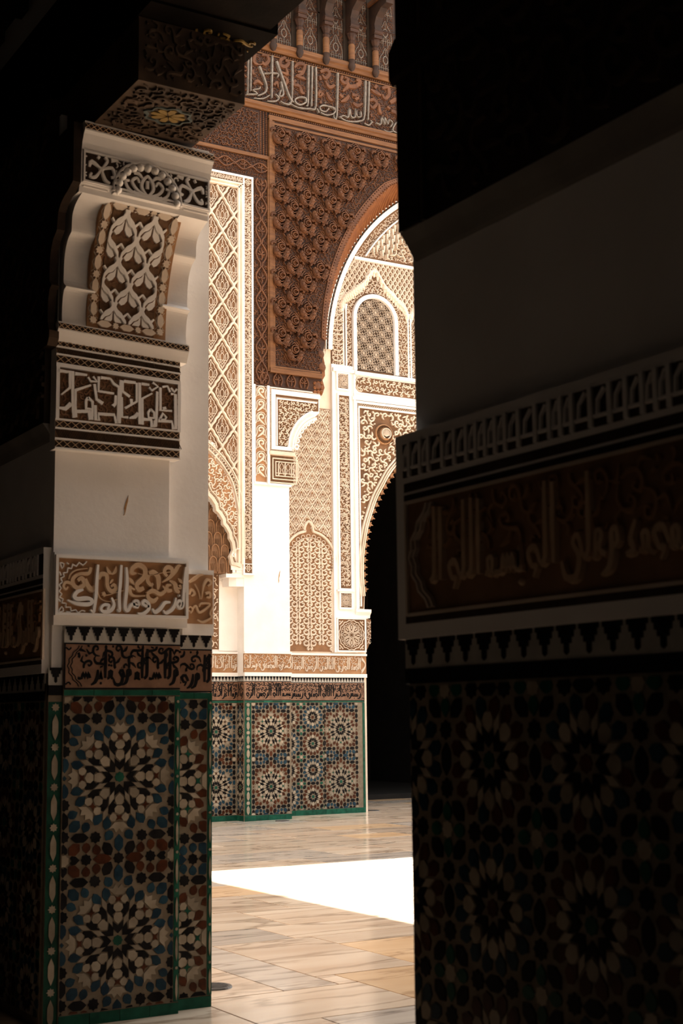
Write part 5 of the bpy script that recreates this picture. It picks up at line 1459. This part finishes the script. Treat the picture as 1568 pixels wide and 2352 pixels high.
# tiled foot
PC = big_cell('tile_blue', 'tile_brown', 'tile_brown')
t = dado('tile dado with two blue star rosettes on the near left pier', LOCL, 2.715, 3.405, 1.728, bigcol(3.045, 1.290, 3, PC, 'p'), chainr=(3.374, 3.405), script=('WLA SLAM WYQAbR SbLMA KMA MHMD ', 11, 'l'), base=.065, d=.03, mp=.0765, top=(1.768, 2.020, 2.108), slab_d=-.02, limit=296)
t2 = thing('zellige_dado', 'narrow set-back tile dado at the courtyard edge of the near left pier', 'tile dado', (0, 7.54, 0))
obj('grout_bed', MB().box(3.405, 3.640, 0, 1.75, -.06, .03), 'grout', t2)
lay_tiles(t2, bigcol(3.405 + .03 - .10, 1.25, 3, big_cell('tile_brown', 'tile_blue', 'tile_green'), 'q'), 3.41, 3.607, .065, 1.71, .004, 300, .03)
chain(t2, 3.612, 3.640, .065, 1.72, .032)
strip_tiles(t2, 3.405, 3.64, 0, .06, .2, .03)
strip_tiles(t2, 3.405, 3.64, 1.715, 1.75, .12, .03)
tile_script(t2, 3.405, 3.64, 1.752, 2.0, 'LA WRHM ', 13, .03)
merlons(t2, 3.405, 3.64, 2.0, 2.08, .0765, .03)
t3 = thing('chain_border', 'upright green and white tile chain on the left corner of the near pier', 'tile border', LOCL)
obj('border_bed', MB().box(2.636, 2.716, 0, 1.77, -.02, .012), 'grout', t3)
chain(t3, 2.638, 2.714, .0, 1.70, .014)
merlons(t3, 2.636, 2.716, 1.79, 1.885, .08, .012)
obj('dark_strip', MB().box(2.636, 2.716, 1.735, 1.79, -.01, .015), 'tile_black', t3)

# stucco inscription on the pier, with its return
t = thing('stucco_inscription', 'ochre stucco panel of bold script with cusped left border on the near left pier', 'inscription', LOCL)
obj('panel_block', MB().box(2.652, 3.450, 2.115, 2.515, -.03, .028), 'plaster', t)
obj('panel_ground', MB().box(2.672, 3.436, 2.180, 2.482, .02, .030), 'stucco_orange', t)
pieces('letter', parse(L_LET), .018, .030, 'plaster', t, 5, 1.22, .78)
pieces('scroll', parse(L_SCR), .015, .030, 'ochre_scroll', t, 5, 1.15, .76)
obj('cusped_border', MB().ribs(parse(L_BOR), .012, .030, 2, .9, .7), 'plaster', t)
mb = MB(); frame(mb, 2.655, 3.449, 2.168, 2.500, .016, .028, .046)
obj('panel_frame', mb, 'plaster', t)
t = thing('stucco_inscription', 'small ochre stucco script return at the courtyard edge of the near left pier', 'inscription', (0, 7.50, 0))
obj('panel_block', MB().box(3.44, 3.640, 2.080, 2.46, -.06, .012), 'plaster', t)
obj('panel_ground', MB().box(3.452, 3.632, 2.145, 2.432, .0, .014), 'stucco_orange', t)
pieces('letter', widths(parse(L_RET)), .012, .014, 'ochre_scroll', t, 4, 1.0, .75)

# angular script panel with hatched bands
def angmap(p):
    return (p[0], -p[2], p[1] - .045 * (p[0] - 2.65) * min(max((p[1] - 3.30) / .40, 0), 1))
t = thing('angular_script_panel', 'white angular script panel between dark hatched bands under the corbel', 'inscription', LOCL)
obj('panel_body', MB().box(2.632, 3.385, 3.085, 3.30, -.03, .05).box(2.632, 3.385, 3.30, 3.70, -.03, .05), 'plaster', t, angmap)
obj('panel_ground', MB().box(2.642, 3.380, 3.255, 3.545, .05, .054), 'brown_ground', t, angmap)
dark = MB()
for z0, z1 in ((3.205, 3.245), (3.095, 3.135), (3.575, 3.615), (3.665, 3.700)):
    dark.box(2.633, 3.384, z0, z1, .05, .0525)
obj('band_grounds', dark, 'dark_ground', t, angmap)
for z0, z1 in ((3.148, 3.195), (3.622, 3.658)):
    obj('ribbed_ground', MB().box(2.633, 3.384, z0, z1, .05, .053), 'brown_ground', t, angmap)
mb = MB()
for z0, z1 in ((3.205, 3.245), (3.095, 3.135), (3.575, 3.615), (3.665, 3.700)):
    hatch(mb, 2.633, 3.384, z0, z1, .0035, .004, .0525)
obj('lozenge_hatching', mb, 'ochre_scroll', t, angmap)
mb = MB()
for z0, z1 in ((3.148, 3.195), (3.622, 3.658)):
    x = 2.636
    while x < 3.375:
        mb.rib([(x, z1), (x + (z1 - z0) * .5, z0)], .0045, .004, .053, 1); x += .0105
obj('slanting_ribs', mb, 'dark_ground', t, angmap)
mb = MB()
for z in (3.085, 3.138, 3.197, 3.247, 3.548, 3.562, 3.616, 3.659):
    mb.box(2.630, 3.387, z, z + .009, .05, .062)
mb.box(2.630, 3.387, 3.548, 3.571, .05, .062).box(2.632, 2.652, 3.25, 3.56, .05, .062).box(3.368, 3.386, 3.25, 3.56, .05, .062)
obj('fillets', mb, 'plaster', t, angmap)
pieces('letter_stroke', parse(KUF), .012, .054, 'plaster', t, 1, 1.3, .9, angmap)
obj('leaf_filling', MB().ribs(hookfill(2.66, 3.37, 3.262, 3.535, .055, 17, 1.1), .005, .054, 2), 'leaf_brown', t, angmap)

# corbel: everything leans slightly, as the old block has settled
def corbmap(p):
    return (p[0], -p[2], p[1] - .045 * (p[0] - 2.65))
t = thing('stucco_corbel', 'white lobed stucco corbel with pierced cornice on the near left pier', 'corbel', LOCL)
obj('lower_ledge', MB().extr([(-.03, 3.695), (.055, 3.695), (.070, 3.725), (.088, 3.755), (.088, 3.800), (-.03, 3.800)], 2.628, 3.425), 'plaster', t, corbmap)
obj('ledge_ground', MB().box(2.629, 3.424, 3.762, 3.792, .088, .090), 'dark_ground', t, corbmap)
obj('ledge_hatching', hatch(MB(), 2.629, 3.424, 3.762, 3.792, .0035, .004, .090), 'ochre_scroll', t, corbmap)
PROF = [(.060, 3.80), (.055, 3.86), (.060, 3.93), (.080, 3.985), (.115, 4.000), (.075, 4.03), (.072, 4.09), (.078, 4.16), (.092, 4.215), (.125, 4.262), (.165, 4.285), (.185, 4.30), (.190, 4.35), (.200, 4.395), (.235, 4.43), (.290, 4.455), (.345, 4.47)]
PROFS = [tuple(p) for p in resample(PROF, 3)]
def lobes(s0, s1):
    return MB().extr([(-.06, 3.80)] + PROFS + [(.345, 4.50), (-.06, 4.50)], s0, s1)
obj('plain_lobes', lobes(2.660, 2.835), 'plaster', t, corbmap)
obj('plain_lobes', lobes(3.245, 3.420), 'plaster', t, corbmap)
# curved decorated panel between the lobes
def csheet(z):
    f = min(max((z - 3.80) / .68, 0), 1)
    return .075 + .03 * math.sin(f * PI) * 0 + .23 * f ** 2.2
def curvmap(p):
    s, z, d = p
    return corbmap((s, z, csheet(z) + d))
mb = MB()
N = 16
zs = [3.80 + .69 * i / N for i in range(N + 1)]
for a, b in zip(zs[:-1], zs[1:]):
    o = len(mb.v)
    mb.v += [(2.80, a, 0), (3.28, a, 0), (3.28, b, 0), (2.80, b, 0), (2.80, a, -.12), (3.28, a, -.12), (3.28, b, -.12), (2.80, b, -.12)]
    mb.f += [(o, o + 1, o + 2, o + 3), (o, o + 3, o + 7, o + 4), (o + 1, o + 5, o + 6, o + 2)]
obj('panel_ground', mb, 'stucco_orange', t, curvmap)
mb = MB()
for a, b in zip(zs[:-1], zs[1:]):
    o = len(mb.v)
    mb.v += [(2.865, a + .0, .003), (3.205, a, .003), (3.205, b, .003), (2.865, b, .003)]
    mb.f += [(o, o + 1, o + 2, o + 3)]
obj('scale_ground', mb, 'leaf_brown', t, curvmap)
rim_ = MB()
cw, rh = .170, .122
def ins(x, z):
    return 2.868 < x < 3.202 and 3.855 < z < 4.448
def inpoly(P):
    return clip_poly(P, 2.868, 3.202, 3.855, 4.448)
for j in range(-1, 7):
    for i in range(-2, 3):
        cx = 3.035 + (i + (.5 if j % 2 == 0 else 0)) * cw
        cz = 3.850 + j * rh
        for sg in (-1, 1):
            # outer hood, a broad leaf blade
            P = inpoly([(cx + sg * x, cz + z) for x, z in ((0, .118), (.022, .078), (.050, .058), (.076, .020), (.083, -.022), (.074, -.030), (.066, .004), (.044, .030), (.016, .046), (0, .070))])
            if len(P) > 2:
                obj('leaf_hood', MB().poly(P, .003, .020), 'plaster', t, curvmap)
            P = inpoly([(cx + sg * x, cz + z) for x, z in ((.004, .058), (.018, .036), (.042, .022), (.056, -.002), (.040, -.016), (.020, -.006), (.006, .014))])
            if len(P) > 2:
                obj('leaf', MB().poly(P, .003, .014), 'plaster', t, curvmap)
            S = [([(sg * .064, -.006), (sg * .076, -.036), (sg * .060, -.074), (sg * .030, -.084), (0, -.056)], [.010, .016, .018, .017, .012])]
            rim_.ribs(clip(xf(S, cx, cz, 1, 0, False, 1), ins), .015, .003, 2)
        H = inpoly([(cx + x, cz + z) for x, z in ((-.052, -.012), (-.064, -.040), (-.050, -.066), (-.028, -.072), (0, -.048), (.028, -.072), (.050, -.066), (.064, -.040), (.052, -.012), (.022, -.024), (0, -.010), (-.022, -.024))])
        if len(H) > 2:
            obj('heart', MB().poly(H, .003, .009), 'brown_ground', t, curvmap)
obj('heart_rims', rim_, 'plaster', t, curvmap)
net = MB()
def link(x, z, upright):
    stp = hexa(.088, .036, PI / 2 if upright else 0, x, z)
    obj('border_link', MB().poly(stp, .0, .014), 'plaster_warm', t, curvmap)
zz = 3.845
while zz < 4.46:
    for x in (2.832, 3.240):
        obj('border_star', MB().poly(star(8, .023, .016, x, zz), 0, .014), 'plaster_warm', t, curvmap)
        if zz + .06 < 4.46:
            link(x, zz + .064, True)
        net.rib([(x - .028, zz + .012), (x - .012, zz + .03), (x - .028, zz + .064), (x - .012, zz + .098), (x - .028, zz + .116)], .004, .008, 0, 1)
        net.rib([(x + .028, zz + .012), (x + .012, zz + .03), (x + .028, zz + .064), (x + .012, zz + .098), (x + .028, zz + .116)], .004, .008, 0, 1)
    zz += .128
for z in (3.832, 4.460):
    for k in range(3):
        x = 2.832 + (k + .5) * .136
        link(x, z, False)
        if k < 2:
            obj('border_star', MB().poly(star(8, .020, .014, 2.832 + (k + 1) * .136, z), 0, .014), 'plaster_warm', t, curvmap)
obj('border_net', net, 'stucco', t, curvmap)
# cornice block with blind arch
cor = obj('cornice_block', MB().extr([(-.06, 4.47), (.345, 4.47), (.350, 4.505), (.372, 4.515), (.372, 4.70), (.38, 4.705), (.385, 4.74), (.41, 4.785), (.425, 4.80), (.425, 4.850), (-.06, 4.850)], 2.640, 3.420), 'plaster', t, corbmap)
obj('cornice_ground', MB().box(2.665, 3.400, 4.535, 4.690, .372, .375), 'dark_ground', cor, corbmap)
obj('cornice_ground', MB().box(2.640, 3.420, 4.808, 4.838, .425, .427), 'dark_ground', cor, corbmap)
obj('cornice_hatching', hatch(MB(), 2.640, 3.420, 4.808, 4.838, .004, .004, .427), 'ochre_scroll', cor, corbmap)
mb = MB(); frame(mb, 2.650, 3.412, 4.520, 4.702, .010, .372, .386)
mb.box(2.66, 2.80, 4.500, 4.508, .35, .362).box(3.26, 3.41, 4.500, 4.508, .35, .362)
obj('cornice_frame', mb, 'plaster', cor, corbmap)
ac = (3.03, 4.505)
mb = MB().poly(arc(ac[0], ac[1], .155, 0, PI, 16), .374, .377)
obj('blind_arch_ground', mb, 'dark_ground', cor, corbmap)
for k, a in enumerate(np.linspace(.06, PI - .06, 13)):
    obj('arch_bead', MB().dome(ac[0] + .178 * math.cos(a), ac[1] + .178 * math.sin(a), .0235, .034, .374, 10, 3), 'plaster', cor, corbmap, smooth=True)
mb = MB().rib(arc(ac[0], ac[1], .207, 0, PI, 24), .012, .016, .374, 1)
P = []
for i in range(27):
    a = PI * i / 26
    P.append((ac[0] + (.200 + .006 * (i % 2)) * math.cos(a), ac[1] + (.200 + .006 * (i % 2)) * math.sin(a)))
mb.rib(P, .008, .020, .374, 1)
mb.box(2.83, 3.23, 4.495, 4.512, .34, .385)
obj('arch_outline', mb, 'plaster', cor, corbmap)
fl = [([(0, .0), (.030, .035), (.028, .075), (0, .110)], [.008, .016, .018, .010]), ([(0, 0), (.055, .020), (.085, .060), (.060, .085), (.045, .062)], [.008, .014, .015, .013, .010]), ([(0, 0), (.060, -.004), (.105, .020), (.120, .055), (.10, .062)], [.008, .012, .013, .012, .010]), ([(.025, .085), (.05, .11), (.075, .105)], [.008, .016, .008]), ([(.07, .012), (.09, .0), (.115, .008)], [.008, .012, .010])]
fl += xf(fl, 0, 0, 1, 0, True, 1) + [([(0, .04), (0, .08)], .016)]
mb = MB().ribs(xf(fl, ac[0], ac[1] + .014, 1.1, 0, False, 1.35), .010, .377, 3)
side = [([(0, 0), (.03, .05), (.0, .075), (-.02, .05)], [.008, .014, .014, .010]), ([(0, 0), (-.05, .03), (-.062, .0)], [.008, .018, .010]), ([(0, 0), (.055, .02), (.07, -.02), (.05, -.03)], [.008, .014, .013, .010]), ([(0, 0), (.02, -.05), (.045, -.062)], [.008, .018, .010]), ([(0, 0), (-.03, -.045), (-.058, -.05), (-.05, -.03)], [.008, .014, .012, .010]), ([(0, .0)], [.024]), ([(.05, .06), (.085, .065)], [.018, .008])]
for x, m in ((2.755, False), (3.305, True)):
    mb.ribs(clip(xf(side, x, 4.612, 1.12, 0, m, 1.5), lambda a, z: 2.662 < a < 3.402 and 4.535 < z < 4.69 and (a - ac[0]) ** 2 + (z - ac[1]) ** 2 > .212 ** 2), .010, .375, 3)
mb.ribs(clip(hookfill(2.66, 3.40, 4.535, 4.69, .052, 19, .8), lambda a, z: (a - ac[0]) ** 2 + (z - ac[1]) ** 2 > .215 ** 2 and (abs(a - 2.755) > .085 and abs(a - 3.305) > .085)), .009, .375, 2)
obj('pierced_leaves', mb, 'plaster', cor, corbmap)

t = thing('timber_cheek', 'dark lobed timber board against the gallery side of the white corbel', 'wood panel', LOCL)
obj('cheek_board', MB().extr([(-.5, 3.72)] + [(.07, 3.72)] + [(d - .025, z) for d, z in PROF] + [(.40, 4.50), (.40, 4.84), (-.5, 4.84)], 2.585, 2.630), 'gallery_wood', t, corbmap)
obj('cheek_edge', MB().extr([(-.5, 3.66), (.06, 3.66), (.09, 3.70), (.09, 3.74), (-.5, 3.74)], 2.575, 2.632), 'gallery_wood_light', t, corbmap)

# ================================================================== LINTEL AND TIMBER OVER THE OPENING
t = thing('timber_bracket', 'dark timber bracket with yellow painted medallion above the white corbel', 'bracket', (0, 7.47, 0))
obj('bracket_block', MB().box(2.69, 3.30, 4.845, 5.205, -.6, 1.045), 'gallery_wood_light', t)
obj('bracket_carving', MB().ribs(hookfill(2.72, 3.28, 4.88, 5.18, .12, 23, .75), .016, 1.045, 2), 'gallery_wood_light', t)
def under(p):      # ornament on the soffit: (x, y, depth below)
    return (p[0], -p[1], 4.845 - p[2])
obj('soffit_carving', MB().ribs(hookfill(2.72, 3.28, .46, 1.02, .10, 24, .75, lambda x, y: ((x - 3.0) / .15) ** 2 + ((y - .72) / .12) ** 2 > 1), .012, 0, 2), 'gallery_wood_light', t, under)
P = [(3.0 + (.125 + .012 * math.cos(8 * a)) * math.cos(a), .72 + (.095 + .010 * math.cos(8 * a)) * math.sin(a)) for a in np.linspace(0, 2 * PI, 49)]
med = obj('medallion_border', MB().rib(P, .016, .010, 0, 1), 'green_paint', t, under)
mb = MB()
for k in range(8):
    a = 2 * PI * k / 8
    mb.poly([(3.0 + r_ * math.cos(a + q) * 1.25, .72 + r_ * math.sin(a + q)) for r_, q in ((.010, 0), (.045, .36), (.075, .2), (.080, 0), (.075, -.2), (.045, -.36))], 0, .008)
obj('medallion_flower', mb, 'yellow_paint', med, under)
t = thing('timber_lintel', 'dark carved timber lintel spanning the opening between the two near piers', 'beam', (0, 7.47, 0))
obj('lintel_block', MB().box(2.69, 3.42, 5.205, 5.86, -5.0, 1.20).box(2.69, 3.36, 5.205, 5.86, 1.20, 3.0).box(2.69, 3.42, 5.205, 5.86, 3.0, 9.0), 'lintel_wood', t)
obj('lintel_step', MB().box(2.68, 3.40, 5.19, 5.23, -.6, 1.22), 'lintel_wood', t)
obj('lintel_flowers', MB().ribs(hookfill(3.0, 3.35, .0, 1.1, .12, 29, .6), .010, .0, 2), 'yellow_paint', t, lambda p: (p[0], -p[1] - .0, 5.19 - p[2]))

# ================================================================== GALLERY FACES OF BOTH PIERS (seen in deep shade)
def gallery_face(tagname, loc, s0, s1, side, dz=0.0):
    rz = -PI / 2
    g = .012
    t = thing('stucco_inscription', 'broad stucco script band in deep shade on the %s' % side, 'inscription', loc, rz)
    obj('band_body', MB().box(s0, s1, 1.855, 2.545, -.02, .045), 'plaster', t)
    obj('band_ground', MB().box(s0 + .05, s1, 1.905, 2.335, .045, .048), 'dark_ground', t)
    obj('script_ground', MB().box(s0 + .075, s1, 1.935, 2.305, .048, .050), 'net_ground', t)
    obj('script', MB().ribs(callig(SURA if dz else VERSE, s1, s0 + .19, 1.95, 2.29, .8), .016, .050, 3, 1.2), 'ochre_scroll', t)
    obj('scrolls', MB().ribs(vine(s0 + .2, s1, 1.94, 2.30, .125, 33, .7), .012, .050, 3), 'stucco_orange', t)
    mb = MB(); frame(mb, s0 + .068, s1 + .05, 1.928, 2.312, .010, .048, .060)
    P = [(s0 + .20 - .105 * math.sin(PI * i / 12) + (.012 if i % 2 else 0), 1.95 + .34 * i / 12) for i in range(13)]
    mb.rib(P, .012, .014, .050, 2)
    mb.rib([(x + .028, z) for x, z in P], .010, .014, .050, 2)
    obj('script_border', mb, 'stucco', t)
    t = thing('angular_script_panel', 'low angular script frieze in deep shade on the %s' % side, 'inscription', loc, rz)
    obj('frieze_ground', MB().box(s0 + .045, s1, 2.395, 2.510, .045, .047), 'dark_ground', t)
    mb = MB()
    x = s0 + .045
    k = 0
    rnd = random.Random(4)
    while x < s1 - .1:
        w = rnd.choice((.05, .065, .08))
        mb.box(x + w - .012, x + w + .004, 2.395, 2.51, .047, .056)
        mb.rib([(x + .008, 2.425), (x + w - .012, 2.425)], .012, .009, .047, 1)
        mb.rib([(x + w * .3, 2.425), (x + w * .35, 2.47), (x + w * .7, 2.50)], .012, .009, .047, 1)
        x += w
    obj('angular_script', mb, 'plaster', t)
    obj('hatched_band', MB().box(s0 + .05, s1, 2.345, 2.375, .045, .047), 'dark_ground', t)
    t = thing('zellige_dado', 'shaded tile dado of small rosettes on the %s' % side, 'tile dado', loc, rz)
    obj('grout_bed', MB().box(s0 + .03, s1, 0, 1.80, -.02, .025), 'grout', t)
    merlons(t, s0 + .012, s1, 1.757, 1.855, .098, .026)
    obj('dark_strip', MB().box(s0 + .012, s1, 1.708, 1.757, .02, .029), 'tile_black', t)
    cells = []
    for i in range(-1, 5 if s1 < 1 else 4):
        for j in range(-1, 4):
            cells.append((CS1 if (i + j) % 2 else CS2, SU, (.40 if s1 > .3 else -.22) + i * .446 * (1 if s1 > .3 else -1), 1.466 - j * .437, 's%d' % ((i + j) % 2)))
    lay_tiles(t, cells, s0 + .036, min(s1, 1.9), .05, 1.70, .004, 300, .025)
    t = thing('carved_timber_panel', 'dark carved timber panel above the plaster of the %s' % side, 'wood panel', loc, rz)
    w0 = s0 + .09
    obj('timber_board', MB().box(w0, s1, 3.24, 5.15, -.05, .06), 'gallery_wood', t)
    obj('plaster_rail', MB().extr([(0, 3.15), (.012, 3.16), (.035, 3.20), (.065, 3.24), (0, 3.24)], w0 - .01, s1), 'rail_shade', t)
    obj('timber_stile', MB().box(w0 - .005, w0 + .12, 3.24, 5.15, .06, .075), 'gallery_wood', t)
    obj('timber_stile', MB().box(w0 + .135, w0 + .155, 3.24, 5.15, .06, .08), 'gallery_wood_light', t)
    obj('timber_scrolls', MB().ribs(hookfill(w0 + .17, min(s1, 2.0), 3.27, 5.1, .21, 37, .8), .016, .06, 2), 'gallery_wood_light', t)
    if s1 > .3:
        obj('timber_cap', MB().extr([(0, 3.78), (.07, 3.78), (.085, 3.80), (.085, 3.90), (.06, 3.96), (0, 3.96)], w0 - .035, s1), 'gallery_wood', t)
    else:
        obj('timber_cap', MB().box(s0, s1, 4.5, 4.6, 0, .09), 'gallery_wood', t)
gallery_face('r', (2.67, 3.93, 0), -.06, 6.0, 'near right pier')
gallery_face('l', (2.655, 7.47, 0), -3.2, -.03, 'left pier beside the corbel', .05)
